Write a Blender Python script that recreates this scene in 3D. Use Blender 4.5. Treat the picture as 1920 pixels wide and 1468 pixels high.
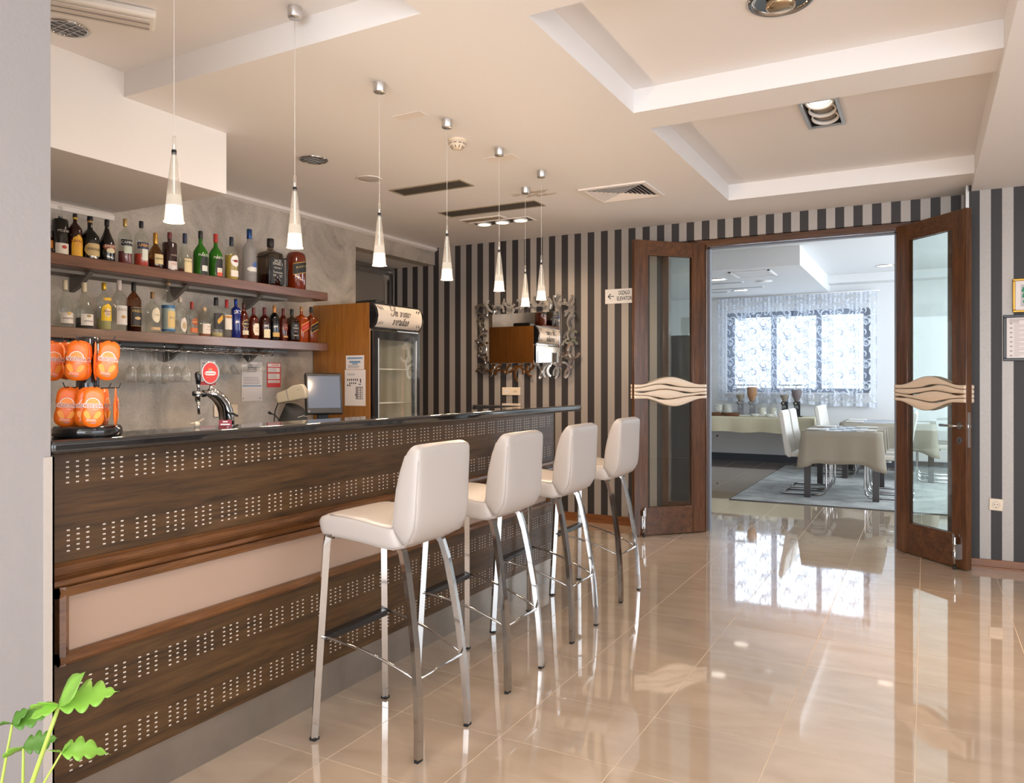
import bpy, bmesh, math, random
from math import pi, sin, cos, radians as R, atan2, hypot
from mathutils import Vector, Matrix

for o in list(bpy.data.objects):
    bpy.data.objects.remove(o)
SC = bpy.context.scene
COL = SC.collection
rnd = random.Random(7)

# ------------------------------------------------------------------ camera
TH = math.atan(775 / 1425.0)
cd = bpy.data.cameras.new('camera')
cd.sensor_width = 36; cd.lens = 1425 / 1920 * 36
cd.shift_y = -(734 - 715) / 1920
cd.clip_start = 0.05; cd.clip_end = 200
cam = bpy.data.objects.new('camera', cd); COL.objects.link(cam)
cam.location = (0, 0, 1.30); cam.rotation_euler = (pi / 2, 0, TH)
SC.camera = cam

# ------------------------------------------------------------------ world, exposure
w = bpy.data.worlds.new('world'); SC.world = w; w.use_nodes = True
bg = w.node_tree.nodes['Background']
bg.inputs[0].default_value = (0.72, 0.86, 1.0, 1); bg.inputs[1].default_value = 3.0
SC.view_settings.view_transform = 'Standard'; SC.view_settings.look = 'None'
SC.view_settings.gamma = 1.0; SC.view_settings.use_curve_mapping = False
SC.view_settings.exposure = -0.06
SC.cycles.max_bounces = 10; SC.cycles.diffuse_bounces = 5; SC.cycles.glossy_bounces = 5
SC.cycles.transmission_bounces = 8; SC.cycles.transparent_max_bounces = 16
SC.cycles.sample_clamp_indirect = 6; SC.cycles.caustics_reflective = False; SC.cycles.caustics_refractive = False
SC.cycles.use_denoising = True


def area(name, loc, rot, sx, sy, power, col, parent=None, spread=None):
    l = bpy.data.lights.new(name, 'AREA'); l.shape = 'RECTANGLE'; l.size = sx; l.size_y = sy
    l.energy = power; l.color = col
    if spread: l.spread = spread
    o = bpy.data.objects.new(name, l); COL.objects.link(o); o.location = loc; o.rotation_euler = rot
    if parent: o.parent = parent
    return o


def spot(name, loc, rot, power, col, ang, blend=0.5, size=0.04, parent=None):
    l = bpy.data.lights.new(name, 'SPOT'); l.energy = power; l.color = col
    l.spot_size = R(ang); l.spot_blend = blend; l.shadow_soft_size = size
    o = bpy.data.objects.new(name, l); COL.objects.link(o); o.location = loc; o.rotation_euler = rot
    if parent: o.parent = parent
    return o


WARM = (1.0, 0.72, 0.46)
WARM2 = (1.0, 0.84, 0.70)
DAY = (0.80, 0.90, 1.0)
# daylight by the dining window and from behind; both side panels are added fill
area('daylight_dining', (-1.8, 13.6, 1.9), (-pi / 2, 0, 0), 3.0, 2.0, 42, DAY)
area('fill_dining_side', (2.4, 10.0, 1.7), (0, pi / 2, 0), 1.8, 3.5, 190, DAY)  # unseen fill panel, added to brighten the dining room
area('daylight_lobby_back', (0.6, -3.45, 1.45), (pi / 2, 0, 0), 6.4, 2.2, 210, (0.97, 0.975, 1.0))
area('fill_lobby_side', (4.45, 1.6, 1.45), (0, pi / 2, 0), 2.2, 5.0, 55, (0.97, 0.975, 1.0))  # added fill from the right, stands for no known window
# low sun through the windows behind the camera: its patch on the floor lights the ceiling
sl = bpy.data.lights.new('sun', 'SUN'); sl.energy = 17; sl.color = (0.93, 0.97, 1.0); sl.angle = R(1)
so = bpy.data.objects.new('sun', sl); COL.objects.link(so); so.rotation_euler = (R(43), 0, R(-6))

# ------------------------------------------------------------------ node materials
MAT = {}


def newmat(name):
    m = bpy.data.materials.new(name); m.use_nodes = True
    nt = m.node_tree; b = nt.nodes['Principled BSDF']
    MAT[name] = m
    return m, nt, b


def rgb(h):
    if isinstance(h, str):
        v = [int(h[i:i + 2], 16) / 255 for i in (0, 2, 4)]
        return tuple((x / 12.92 if x <= .04045 else ((x + .055) / 1.055) ** 2.4) for x in v) + (1,)
    return tuple(h) + ((1,) if len(h) == 3 else ())


def plain(name, col, rough=0.5, metal=0.0, var=0.0, vscale=8, bump=0.0, bscale=200, coat=0, ior=None, emis=None, estr=0):
    m, nt, b = newmat(name)
    N = nt.nodes; L = nt.links
    c = rgb(col)
    b.inputs['Base Color'].default_value = c
    b.inputs['Roughness'].default_value = rough; b.inputs['Metallic'].default_value = metal
    if coat: b.inputs['Coat Weight'].default_value = coat; b.inputs['Coat Roughness'].default_value = 0.05
    if ior: b.inputs['IOR'].default_value = ior
    if emis is not None:
        b.inputs['Emission Color'].default_value = rgb(emis); b.inputs['Emission Strength'].default_value = estr
    g = N.new('ShaderNodeNewGeometry')
    if var:
        n = N.new('ShaderNodeTexNoise'); n.inputs['Scale'].default_value = vscale; n.inputs['Detail'].default_value = 5
        L.new(g.outputs['Position'], n.inputs['Vector'])
        mx = N.new('ShaderNodeMix'); mx.data_type = 'RGBA'
        mx.inputs[6].default_value = tuple(x * (1 - var) for x in c[:3]) + (1,)
        mx.inputs[7].default_value = tuple(min(1, x * (1 + var)) for x in c[:3]) + (1,)
        L.new(n.outputs['Fac'], mx.inputs[0]); L.new(mx.outputs[2], b.inputs['Base Color'])
    if bump:
        n2 = N.new('ShaderNodeTexNoise'); n2.inputs['Scale'].default_value = bscale; n2.inputs['Detail'].default_value = 3
        L.new(g.outputs['Position'], n2.inputs['Vector'])
        bp = N.new('ShaderNodeBump'); bp.inputs['Strength'].default_value = bump; bp.inputs['Distance'].default_value = 0.002
        L.new(n2.outputs['Fac'], bp.inputs['Height']); L.new(bp.outputs['Normal'], b.inputs['Normal'])
    return m


def wood(name, c1, c2, axis, rough=0.35, scale=6.0, coat=0.0, stretch=14):
    """grain running along axis (0, 1 or 2) in world space"""
    m, nt, b = newmat(name); N = nt.nodes; L = nt.links
    g = N.new('ShaderNodeNewGeometry')
    mp = N.new('ShaderNodeMapping'); sc = [stretch] * 3; sc[axis] = 0.9
    mp.inputs['Scale'].default_value = sc
    L.new(g.outputs['Position'], mp.inputs['Vector'])
    n = N.new('ShaderNodeTexNoise'); n.inputs['Scale'].default_value = scale; n.inputs['Detail'].default_value = 8
    n.inputs['Roughness'].default_value = 0.65; n.inputs['Distortion'].default_value = 0.6
    L.new(mp.outputs[0], n.inputs['Vector'])
    n2 = N.new('ShaderNodeTexNoise'); n2.inputs['Scale'].default_value = scale * .22; n2.inputs['Detail'].default_value = 3
    n2.inputs['Distortion'].default_value = 1.5
    L.new(mp.outputs[0], n2.inputs['Vector'])
    ad = N.new('ShaderNodeMath'); ad.operation = 'MULTIPLY_ADD'
    L.new(n2.outputs['Fac'], ad.inputs[0]); ad.inputs[1].default_value = 0.6
    L.new(n.outputs['Fac'], ad.inputs[2])
    cr = N.new('ShaderNodeValToRGB')
    cr.color_ramp.elements[0].position = 0.55; cr.color_ramp.elements[0].color = rgb(c1)
    cr.color_ramp.elements[1].position = 1.02; cr.color_ramp.elements[1].color = rgb(c2)
    L.new(ad.outputs[0], cr.inputs[0]); L.new(cr.outputs[0], b.inputs['Base Color'])
    b.inputs['Roughness'].default_value = rough
    if coat: b.inputs['Coat Weight'].default_value = coat; b.inputs['Coat Roughness'].default_value = 0.12
    bp = N.new('ShaderNodeBump'); bp.inputs['Strength'].default_value = 0.15; bp.inputs['Distance'].default_value = 0.001
    L.new(n.outputs['Fac'], bp.inputs['Height']); L.new(bp.outputs['Normal'], b.inputs['Normal'])
    return m


def stripes(name, x0, pitch, dark, light):
    m, nt, b = newmat(name); N = nt.nodes; L = nt.links
    g = N.new('ShaderNodeNewGeometry'); s = N.new('ShaderNodeSeparateXYZ'); L.new(g.outputs['Position'], s.inputs[0])
    a = N.new('ShaderNodeMath'); a.operation = 'SUBTRACT'; L.new(s.outputs[0], a.inputs[0]); a.inputs[1].default_value = x0 - 100 * pitch
    d = N.new('ShaderNodeMath'); d.operation = 'DIVIDE'; L.new(a.outputs[0], d.inputs[0]); d.inputs[1].default_value = pitch
    f = N.new('ShaderNodeMath'); f.operation = 'FRACT'; L.new(d.outputs[0], f.inputs[0])
    lt = N.new('ShaderNodeMath'); lt.operation = 'LESS_THAN'; L.new(f.outputs[0], lt.inputs[0]); lt.inputs[1].default_value = 0.5
    n = N.new('ShaderNodeTexNoise'); n.inputs['Scale'].default_value = 260; L.new(g.outputs['Position'], n.inputs['Vector'])
    mr = N.new('ShaderNodeMapRange'); mr.inputs[3].default_value = 0.72; mr.inputs[4].default_value = 1.25; L.new(n.outputs['Fac'], mr.inputs[0])
    mul = N.new('ShaderNodeVectorMath'); mul.operation = 'SCALE'; mul.inputs[0].default_value = rgb(light)[:3]; L.new(mr.outputs[0], mul.inputs['Scale'])
    mx = N.new('ShaderNodeMix'); mx.data_type = 'RGBA'; L.new(lt.outputs[0], mx.inputs[0])
    mx.inputs[6].default_value = rgb(dark); L.new(mul.outputs[0], mx.inputs[7]); L.new(mx.outputs[2], b.inputs['Base Color'])
    ro = N.new('ShaderNodeMapRange'); L.new(lt.outputs[0], ro.inputs[0]); ro.inputs[3].default_value = 0.55; ro.inputs[4].default_value = 0.42
    L.new(ro.outputs[0], b.inputs['Roughness'])
    me = N.new('ShaderNodeMath'); me.operation = 'MULTIPLY'; L.new(lt.outputs[0], me.inputs[0]); me.inputs[1].default_value = 0.25
    L.new(me.outputs[0], b.inputs['Metallic'])
    return m


def glassy(name, tint=(1, 1, 1), gloss=1.0, alpha_col=None, rough=0.0, body=0.0, bodycol=(1, 1, 1)):
    """thin glass: clear pass-through tinted by tint plus a Fresnel mirror"""
    m = bpy.data.materials.new(name); m.use_nodes = True; MAT[name] = m
    nt = m.node_tree; N = nt.nodes; L = nt.links; N.clear()
    out = N.new('ShaderNodeOutputMaterial')
    tr = N.new('ShaderNodeBsdfTransparent'); tr.inputs[0].default_value = rgb(tint)
    gl = N.new('ShaderNodeBsdfGlossy'); gl.inputs['Roughness'].default_value = rough
    gl.inputs[0].default_value = (gloss, gloss, gloss, 1)
    fr = N.new('ShaderNodeFresnel'); ge = N.new('ShaderNodeNewGeometry'); ir = N.new('ShaderNodeMapRange')
    ir.inputs[3].default_value = 1.45; ir.inputs[4].default_value = 1 / 1.45   # same reflectance on both sides of the pane
    L.new(ge.outputs['Backfacing'], ir.inputs[0]); L.new(ir.outputs[0], fr.inputs[0])
    mx = N.new('ShaderNodeMixShader'); L.new(fr.outputs[0], mx.inputs[0]); L.new(tr.outputs[0], mx.inputs[1]); L.new(gl.outputs[0], mx.inputs[2])
    last = mx
    if body:
        df = N.new('ShaderNodeBsdfDiffuse'); df.inputs[0].default_value = rgb(bodycol)
        m2 = N.new('ShaderNodeMixShader'); m2.inputs[0].default_value = body
        L.new(mx.outputs[0], m2.inputs[1]); L.new(df.outputs[0], m2.inputs[2]); last = m2
    L.new(last.outputs[0], out.inputs[0])
    return m


def emit(name, col, s):
    m = bpy.data.materials.new(name); m.use_nodes = True; MAT[name] = m
    nt = m.node_tree; nt.nodes.clear(); e = nt.nodes.new('ShaderNodeEmission'); o = nt.nodes.new('ShaderNodeOutputMaterial')
    e.inputs[0].default_value = rgb(col); e.inputs[1].default_value = s; nt.links.new(e.outputs[0], o.inputs[0]); return m


paint = plain('ceiling_paint', (0.81, 0.79, 0.785), 0.7, bump=0.05, bscale=60)
paint_white = plain('white_paint', (0.80, 0.74, 0.70), 0.5)
wall_white = plain('dining_wall_paint', (0.74, 0.74, 0.74), 0.7)
pillar_paint = plain('pillar_paint', (0.345, 0.325, 0.325), 0.6, bump=0.25, bscale=90)


def mk_plaster():
    m, nt, b = newmat('grey_plaster'); N = nt.nodes; L = nt.links
    g = N.new('ShaderNodeNewGeometry')
    n = N.new('ShaderNodeTexNoise'); n.inputs['Scale'].default_value = 2.6; n.inputs['Detail'].default_value = 8; n.inputs['Roughness'].default_value = 0.62
    n.inputs['Distortion'].default_value = 0.8
    L.new(g.outputs['Position'], n.inputs['Vector'])
    n2 = N.new('ShaderNodeTexNoise'); n2.inputs['Scale'].default_value = 45; n2.inputs['Detail'].default_value = 4; n2.inputs['Distortion'].default_value = 2.5
    L.new(g.outputs['Position'], n2.inputs['Vector'])
    ma = N.new('ShaderNodeMath'); ma.operation = 'MULTIPLY_ADD'; L.new(n2.outputs['Fac'], ma.inputs[0]); ma.inputs[1].default_value = 0.35; L.new(n.outputs['Fac'], ma.inputs[2])
    cr = N.new('ShaderNodeValToRGB'); cr.color_ramp.elements[0].position = 0.45; cr.color_ramp.elements[1].position = 0.9
    cr.color_ramp.elements[0].color = (0.24, 0.21, 0.18, 1); cr.color_ramp.elements[1].color = (0.58, 0.515, 0.445, 1)
    L.new(ma.outputs[0], cr.inputs[0]); L.new(cr.outputs[0], b.inputs['Base Color']); b.inputs['Roughness'].default_value = 0.42
    bp = N.new('ShaderNodeBump'); bp.inputs['Strength'].default_value = 0.2; bp.inputs['Distance'].default_value = 0.002
    L.new(n2.outputs['Fac'], bp.inputs['Height']); L.new(bp.outputs['Normal'], b.inputs['Normal'])
    return m


plaster = mk_plaster()


def mk_tile(name, c1, c2, rough):
    m, nt, b = newmat(name); N = nt.nodes; L = nt.links
    g = N.new('ShaderNodeNewGeometry'); mp = N.new('ShaderNodeMapping'); mp.inputs['Scale'].default_value = (1.2, 3.2, 1)
    oi = N.new('ShaderNodeObjectInfo'); ad = N.new('ShaderNodeVectorMath'); ad.operation = 'MULTIPLY_ADD'
    cx = N.new('ShaderNodeCombineXYZ'); L.new(oi.outputs['Random'], cx.inputs[2])
    L.new(cx.outputs[0], ad.inputs[0]); ad.inputs[1].default_value = (0, 0, 30); L.new(g.outputs['Position'], ad.inputs[2])
    L.new(ad.outputs[0], mp.inputs['Vector'])
    n = N.new('ShaderNodeTexNoise'); n.inputs['Scale'].default_value = 2.0; n.inputs['Detail'].default_value = 7; n.inputs['Distortion'].default_value = 1.2
    L.new(mp.outputs[0], n.inputs['Vector'])
    cr = N.new('ShaderNodeValToRGB'); cr.color_ramp.elements[0].position = 0.3; cr.color_ramp.elements[1].position = 0.72
    cr.color_ramp.elements[0].color = rgb(c1); cr.color_ramp.elements[1].color = rgb(c2)
    L.new(n.outputs['Fac'], cr.inputs[0]); L.new(cr.outputs[0], b.inputs['Base Color'])
    b.inputs['Roughness'].default_value = rough; b.inputs['IOR'].default_value = 1.55
    b.inputs['Coat Weight'].default_value = 0.9; b.inputs['Coat Roughness'].default_value = 0.03
    return m


tile_m = mk_tile('polished_beige_tile', (0.50, 0.385, 0.285), (0.585, 0.465, 0.355), 0.045)
grout_m = plain('grout', (0.80, 0.68, 0.54), 0.7)

stripe_l = stripes('striped_wallpaper', -2.819, 0.1327, (0.027, 0.023, 0.024), (0.385, 0.35, 0.32))
stripe_r = stripes('striped_wallpaper_right', 0.335, 0.132, (0.027, 0.023, 0.024), (0.385, 0.35, 0.32))

bar_wood = wood('walnut_panel', (0.026, 0.0120, 0.0040), (0.112, 0.055, 0.018), 1, 0.42, 5, 0.0, 12)
mould_wood = wood('moulding_wood', (0.065, 0.023, 0.007), (0.20, 0.082, 0.026), 1, 0.22, 4, 0.3, 10)
shelf_wood = wood('shelf_wood', (0.070, 0.024, 0.010), (0.16, 0.058, 0.024), 1, 0.3, 4, 0.2, 10)
door_wood = wood('door_wood', (0.048, 0.0175, 0.0060), (0.135, 0.052, 0.017), 2, 0.26, 4, 0.2, 9)
door_wood_h = wood('door_wood_cross', (0.048, 0.0175, 0.0060), (0.125, 0.048, 0.016), 0, 0.26, 4, 0.2, 9)
fridge_wood = wood('fridge_wood', (0.24, 0.085, 0.014), (0.38, 0.16, 0.034), 2, 0.3, 5, 0.15, 12)
base_wood = wood('skirting_wood', (0.13, 0.042, 0.012), (0.24, 0.09, 0.026), 0, 0.35, 4, 0.0, 9)
granite = plain('black_granite', (0.012, 0.011, 0.011), 0.06, 0, 0.5, 400, coat=0.6, ior=1.6)
chrome = plain('chrome', (0.50, 0.485, 0.47), 0.09, 1.0)
brushed = plain('brushed_steel', (0.36, 0.35, 0.34), 0.28, 1.0, 0.15, 6)
kick_m = plain('kick_steel', (0.30, 0.255, 0.215), 0.34, 0.55, 0.3, 5)
alu = plain('aluminium', (0.62, 0.60, 0.58), 0.35, 0.9)
black_pl = plain('black_plastic', (0.012, 0.012, 0.013), 0.32)
black_gl = plain('black_gloss', (0.010, 0.010, 0.011), 0.12, coat=0.5)
black_rub = plain('black_rubber', (0.012, 0.012, 0.012), 0.7)
leather = plain('white_leather', (0.50, 0.46, 0.435), 0.36, bump=0.12, bscale=350)
piping = plain('leather_piping', (0.42, 0.38, 0.35), 0.45)
frost = plain('frosted_panel', (0.44, 0.31, 0.235), 0.38)
dot_m = plain('inlay_white', (0.68, 0.61, 0.55), 0.4)
cream_gl = plain('cream_enamel', (0.80, 0.66, 0.52), 0.3, coat=0.3)
cream = plain('cream_plastic', (0.78, 0.66, 0.52), 0.4)
white_pl = plain('white_plastic', (0.80, 0.77, 0.74), 0.4)
white_paper = plain('white_paper', (0.80, 0.74, 0.72), 0.7)
grey_ink = plain('grey_ink', (0.30, 0.27, 0.27), 0.7)
black_ink = plain('black_ink', (0.02, 0.02, 0.02), 0.7)
red_ink = plain('red_ink', (0.62, 0.035, 0.03), 0.5)
blue_ink = plain('blue_ink', (0.16, 0.30, 0.50), 0.6)
gold_m = plain('gold_frame', (0.48, 0.27, 0.05), 0.38, .8)
green_ink = plain('green_ink', (0.03, 0.26, 0.12), 0.6)
dark_frame = plain('dark_frame', (0.03, 0.028, 0.03), 0.35)
mirror_m = plain('mirror', (0.86, 0.84, 0.81), 0.015, 1.0)
mirror_arc = plain('mirror_strip', (0.92, 0.89, 0.85), 0.10, 1.0)
clear = glassy('clear_glass', (0.96, 0.965, 0.96))
door_glass = glassy('door_glass', (0.90, 0.93, 0.92))
win_glass = glassy('window_glass', (0.97, 0.98, 1.0))
crystal = glassy('crystal_glass', (0.94, 0.94, 0.93), 1.0, body=0.07, bodycol=(.95, .92, .88))
lampglass = glassy('lamp_glass', (0.93, 0.92, 0.90), 1.0, body=0.14, bodycol=(0.95, 0.88, 0.8))
lamp_frost = emit('lamp_frost', (1.0, 0.86, 0.66), 3.2)
lamp_frost2 = emit('lamp_frost_dim', (1.0, 0.84, 0.66), 0.95)
lamp_hot = emit('lamp_hot', (1.0, 0.93, 0.80), 14)
lamp_rod = emit('lamp_rod', (1.0, 0.94, 0.86), 1.4)
spot_hot = emit('downlight_lamp', (1.0, 0.90, 0.72), 6)
bracket_m = plain('bracket_grey', (0.16, 0.145, 0.13), 0.45)
slot_dark = plain('diffuser_dark', (0.075, 0.065, 0.055), 0.5, var=.3, vscale=300)
slot_edge = plain('diffuser_edge', (0.34, 0.28, 0.20), 0.5)
orange = plain('orange_foil', (0.88, 0.17, 0.012), 0.3, var=0.06, vscale=60, bump=0.4, bscale=30)
orange_d = plain('orange_fruit', (0.90, 0.26, 0.010), 0.35)
yellow_f = plain('yellow_fruit', (0.90, 0.32, 0.012), 0.4)
white_ink = plain('white_ink', (0.9, 0.86, 0.82), 0.5)
screen_m = plain('screen', (0.10, 0.115, 0.15), 0.10, emis=(0.18, 0.22, 0.30), estr=0.35)
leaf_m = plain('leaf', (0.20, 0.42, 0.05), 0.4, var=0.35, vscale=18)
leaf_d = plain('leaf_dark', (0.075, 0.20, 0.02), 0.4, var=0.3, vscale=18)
stem_m = plain('stem', (0.42, 0.56, 0.10), 0.45)
pot_m = plain('pot_clay', (0.30, 0.28, 0.26), 0.5, var=0.1)
soil_m = plain('soil', (0.03, 0.02, 0.012), 0.9, var=0.3, vscale=40)
leg_dark = plain('dark_table_leg', (0.035, 0.026, 0.025), 0.4)
cloth_g = plain('taupe_cloth', (0.37, 0.325, 0.255), 0.85, var=0.05, vscale=5, bump=0.2, bscale=500)
cloth_c = plain('cream_cloth', (0.66, 0.60, 0.42), 0.8, var=0.05, vscale=4)
napkin_m = plain('napkin', (0.78, 0.76, 0.72), 0.8)
mat_grey = plain('placemat_grey', (0.24, 0.26, 0.28), 0.7)
mat_light = plain('placemat_light', (0.62, 0.65, 0.68), 0.7)
rug_m = plain('rug_grey', (0.36, 0.365, 0.35), 0.95, var=0.75, vscale=4.5, bump=0.4, bscale=400)
rug_edge = plain('rug_edge', (0.07, 0.065, 0.06), 0.8)
skirt_d = plain('dark_skirting', (0.055, 0.058, 0.070), 0.4)
frame_blue = plain('window_frame_grey', (0.11, 0.13, 0.19), 0.5)
wicker = plain('wicker', (0.15, 0.058, 0.022), 0.7, var=0.4, vscale=90, bump=0.6, bscale=150)
cereal_a = plain('cereal_flakes', (0.42, 0.18, 0.05), 0.8, var=0.6, vscale=60)
cereal_b = plain('cereal_muesli', (0.30, 0.24, 0.17), 0.8, var=0.6, vscale=60)
cereal_c = plain('cereal_dark', (0.16, 0.115, 0.115), 0.8, var=0.5, vscale=60)
ceramic = plain('ceramic', (0.82, 0.80, 0.72), 0.25)
food_w = plain('pale_spread', (0.78, 0.76, 0.62), 0.6)
steel_door = plain('steel_door', (0.34, 0.30, 0.26), 0.22, 0.6)
cabinet_m = plain('dark_cabinet', (0.03, 0.028, 0.03), 0.3)
beige_dev = plain('beige_device', (0.48, 0.43, 0.32), 0.45)


def mk_sheer():
    m = bpy.data.materials.new('sheer_net'); m.use_nodes = True; nt = m.node_tree; N = nt.nodes; L = nt.links; N.clear()
    out = N.new('ShaderNodeOutputMaterial'); tr = N.new('ShaderNodeBsdfTransparent'); tr.inputs[0].default_value = (1, 1, 1, 1)
    df = N.new('ShaderNodeBsdfDiffuse'); df.inputs[0].default_value = (0.86, 0.88, 0.92, 1)
    tl = N.new('ShaderNodeBsdfTranslucent'); tl.inputs[0].default_value = (0.86, 0.88, 0.92, 1)
    a = N.new('ShaderNodeMixShader'); a.inputs[0].default_value = 0.5; L.new(df.outputs[0], a.inputs[1]); L.new(tl.outputs[0], a.inputs[2])
    b = N.new('ShaderNodeMixShader'); b.inputs[0].default_value = 0.16; L.new(tr.outputs[0], b.inputs[1]); L.new(a.outputs[0], b.inputs[2])
    L.new(b.outputs[0], out.inputs[0]); return m


def mk_lace():
    m = bpy.data.materials.new('lace_thread'); m.use_nodes = True; nt = m.node_tree; N = nt.nodes; L = nt.links; N.clear()
    out = N.new('ShaderNodeOutputMaterial')
    df = N.new('ShaderNodeBsdfDiffuse'); df.inputs[0].default_value = (0.84, 0.87, 0.92, 1)
    tr = N.new('ShaderNodeBsdfTransparent')
    tl = N.new('ShaderNodeBsdfTranslucent'); tl.inputs[0].default_value = (0.5, 0.58, 0.70, 1)
    a = N.new('ShaderNodeMixShader'); a.inputs[0].default_value = 0.30; L.new(df.outputs[0], a.inputs[1]); L.new(tl.outputs[0], a.inputs[2])
    b = N.new('ShaderNodeMixShader'); b.inputs[0].default_value = 0.07; L.new(a.outputs[0], b.inputs[1]); L.new(tr.outputs[0], b.inputs[2])
    L.new(b.outputs[0], out.inputs[0]); return m


sheer = mk_sheer(); lace = mk_lace()

# ------------------------------------------------------------------ mesh builder


class MB:
    def __init__(s):
        s.v = []; s.f = []; s.sm = []

    def add(s, vs, fs, smooth=False):
        n = len(s.v); s.v += [tuple(v) for v in vs]
        for f in fs:
            s.f.append([i + n for i in f]); s.sm.append(smooth)
        return s

    def box(s, a, b):
        x0, y0, z0 = a; x1, y1, z1 = b
        if x0 > x1: x0, x1 = x1, x0
        if y0 > y1: y0, y1 = y1, y0
        if z0 > z1: z0, z1 = z1, z0
        v = [(x0, y0, z0), (x1, y0, z0), (x1, y1, z0), (x0, y1, z0), (x0, y0, z1), (x1, y0, z1), (x1, y1, z1), (x0, y1, z1)]
        return s.add(v, [(3, 2, 1, 0), (4, 5, 6, 7), (0, 1, 5, 4), (1, 2, 6, 5), (2, 3, 7, 6), (3, 0, 4, 7)])

    def cbox(s, c, d):
        return s.box([c[i] - d[i] / 2 for i in range(3)], [c[i] + d[i] / 2 for i in range(3)])

    def quad(s, *p):
        return s.add(p, [tuple(range(len(p)))])

    def lathe(s, prof, n=20, c=(0, 0), smooth=True, a0=0, sy=1, cap=True):
        """prof: list of (r, z), z increasing or decreasing"""
        vs = []; k = len(prof)
        for i in range(n):
            a = 2 * pi * i / n + a0
            for r, z in prof: vs.append((c[0] + r * cos(a), c[1] + r * sin(a) * sy, z))
        fs = []
        for i in range(n):
            j = (i + 1) % n
            for q in range(k - 1): fs.append((i * k + q, j * k + q, j * k + q + 1, i * k + q + 1))
        s.add(vs, fs, smooth)
        for q, rev in ((0, True), (k - 1, False)):
            if cap and prof[q][0] > 1e-5:
                ring = [(c[0] + prof[q][0] * cos(2 * pi * i / n + a0), c[1] + prof[q][0] * sin(2 * pi * i / n + a0) * sy, prof[q][1]) for i in range(n)]
                s.add(ring, [tuple(range(n))[::-1] if rev else tuple(range(n))])
        return s

    def cyl(s, c, r, z0, z1, n=16):
        return s.lathe([(r, z0), (r, z1)], n, c)

    def tube(s, pts, r, n=8, rect=None, caps=True, smooth=None, up=(0, 0, 1)):
        pts = [Vector(p) for p in pts]; m = len(pts)
        rs = r if isinstance(r, (list, tuple)) else [r] * m
        prev = None; rings = []
        for i, p in enumerate(pts):
            t = (pts[min(i + 1, m - 1)] - pts[max(i - 1, 0)]).normalized()
            if prev is None:
                u = Vector(up)
                if abs(t.dot(u)) > 0.95: u = Vector((0, 1, 0)) if abs(t.y) < .9 else Vector((1, 0, 0))
                a = (u - t * t.dot(u)).normalized()
            else:
                a = (prev - t * t.dot(prev)).normalized()
            prev = a; b = t.cross(a)
            if rect:
                hw, hh = rect[0] / 2, rect[1] / 2
                rings.append([p + a * x + b * y for x, y in ((-hw, -hh), (hw, -hh), (hw, hh), (-hw, hh))])
            else:
                rings.append([p + (a * cos(2 * pi * k / n) + b * sin(2 * pi * k / n)) * rs[i] for k in range(n)])
        k = len(rings[0]); vs = [v for rg in rings for v in rg]
        fs = []
        for i in range(m - 1):
            for q in range(k):
                q2 = (q + 1) % k; fs.append((i * k + q, i * k + q2, (i + 1) * k + q2, (i + 1) * k + q))
        if caps: fs += [tuple(range(k))[::-1], tuple(range((m - 1) * k, m * k))]
        return s.add(vs, fs, (not rect) if smooth is None else smooth)

    def prism(s, poly, z0, z1, axis='z'):
        """extrude polygon; axis z: poly=(x,y); axis x: poly=(y,z); axis y: poly=(x,z)"""
        n = len(poly)

        def P(p, t):
            return (p[0], p[1], t) if axis == 'z' else ((t, p[0], p[1]) if axis == 'x' else (p[0], t, p[1]))
        vs = [P(p, z0) for p in poly] + [P(p, z1) for p in poly]
        fs = [tuple(range(n))[::-1], tuple(range(n, 2 * n))] + [(i, (i + 1) % n, n + (i + 1) % n, n + i) for i in range(n)]
        return s.add(vs, fs)

    def sweep(s, path, prof, smooth=False):
        """horizontal path [(x,y)], profile [(out,z)] closed; out is to the right of travel"""
        m = len(path); k = len(prof); vs = []
        for i in range(m):
            a = Vector(path[max(i - 1, 0)]); b = Vector(path[min(i + 1, m - 1)]); t = (b - a).normalized()
            nx, ny = t.y, -t.x
            sc = 1.0
            if 0 < i < m - 1:
                t1 = (Vector(path[i]) - a).normalized(); sc = 1 / max(0.4, t1.dot(t))
            for o_, z in prof: vs.append((path[i][0] + nx * o_ * sc, path[i][1] + ny * o_ * sc, z))
        fs = []
        for i in range(m - 1):
            for q in range(k):
                q2 = (q + 1) % k; fs.append((i * k + q, (i + 1) * k + q, (i + 1) * k + q2, i * k + q2))
        fs += [tuple(range(k)), tuple(range((m - 1) * k, m * k))[::-1]]
        return s.add(vs, fs, smooth)

    def xf(s, M):
        s.v = [tuple(M @ Vector(v)) for v in s.v]; return s

    def mesh(s, name, bevel=0, seg=2, merge=False):
        me = bpy.data.meshes.new(name); me.from_pydata(s.v, [], s.f); me.update()
        bm = bmesh.new(); bm.from_mesh(me)
        for f, q in zip(bm.faces, s.sm): f.smooth = q
        if merge: bmesh.ops.remove_doubles(bm, verts=bm.verts, dist=1e-5)
        bmesh.ops.recalc_face_normals(bm, faces=bm.faces)
        if bevel:
            bm.normal_update()
            ed = [e for e in bm.edges if len(e.link_faces) == 2 and e.calc_face_angle(0) > 0.6]
            rb = bmesh.ops.bevel(bm, geom=ed, offset=bevel, segments=seg, affect='EDGES', profile=0.5, clamp_overlap=True)
            for f in rb['faces']: f.smooth = True
        bm.to_mesh(me); bm.free()
        return me


def link(name, me, m, parent=None, loc=None, rot=None):
    o = bpy.data.objects.new(name, me); COL.objects.link(o)
    if m is not None and not me.materials: me.materials.append(m)
    if parent is not None: o.parent = parent
    if loc: o.location = loc
    if rot: o.rotation_euler = rot
    return o


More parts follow.
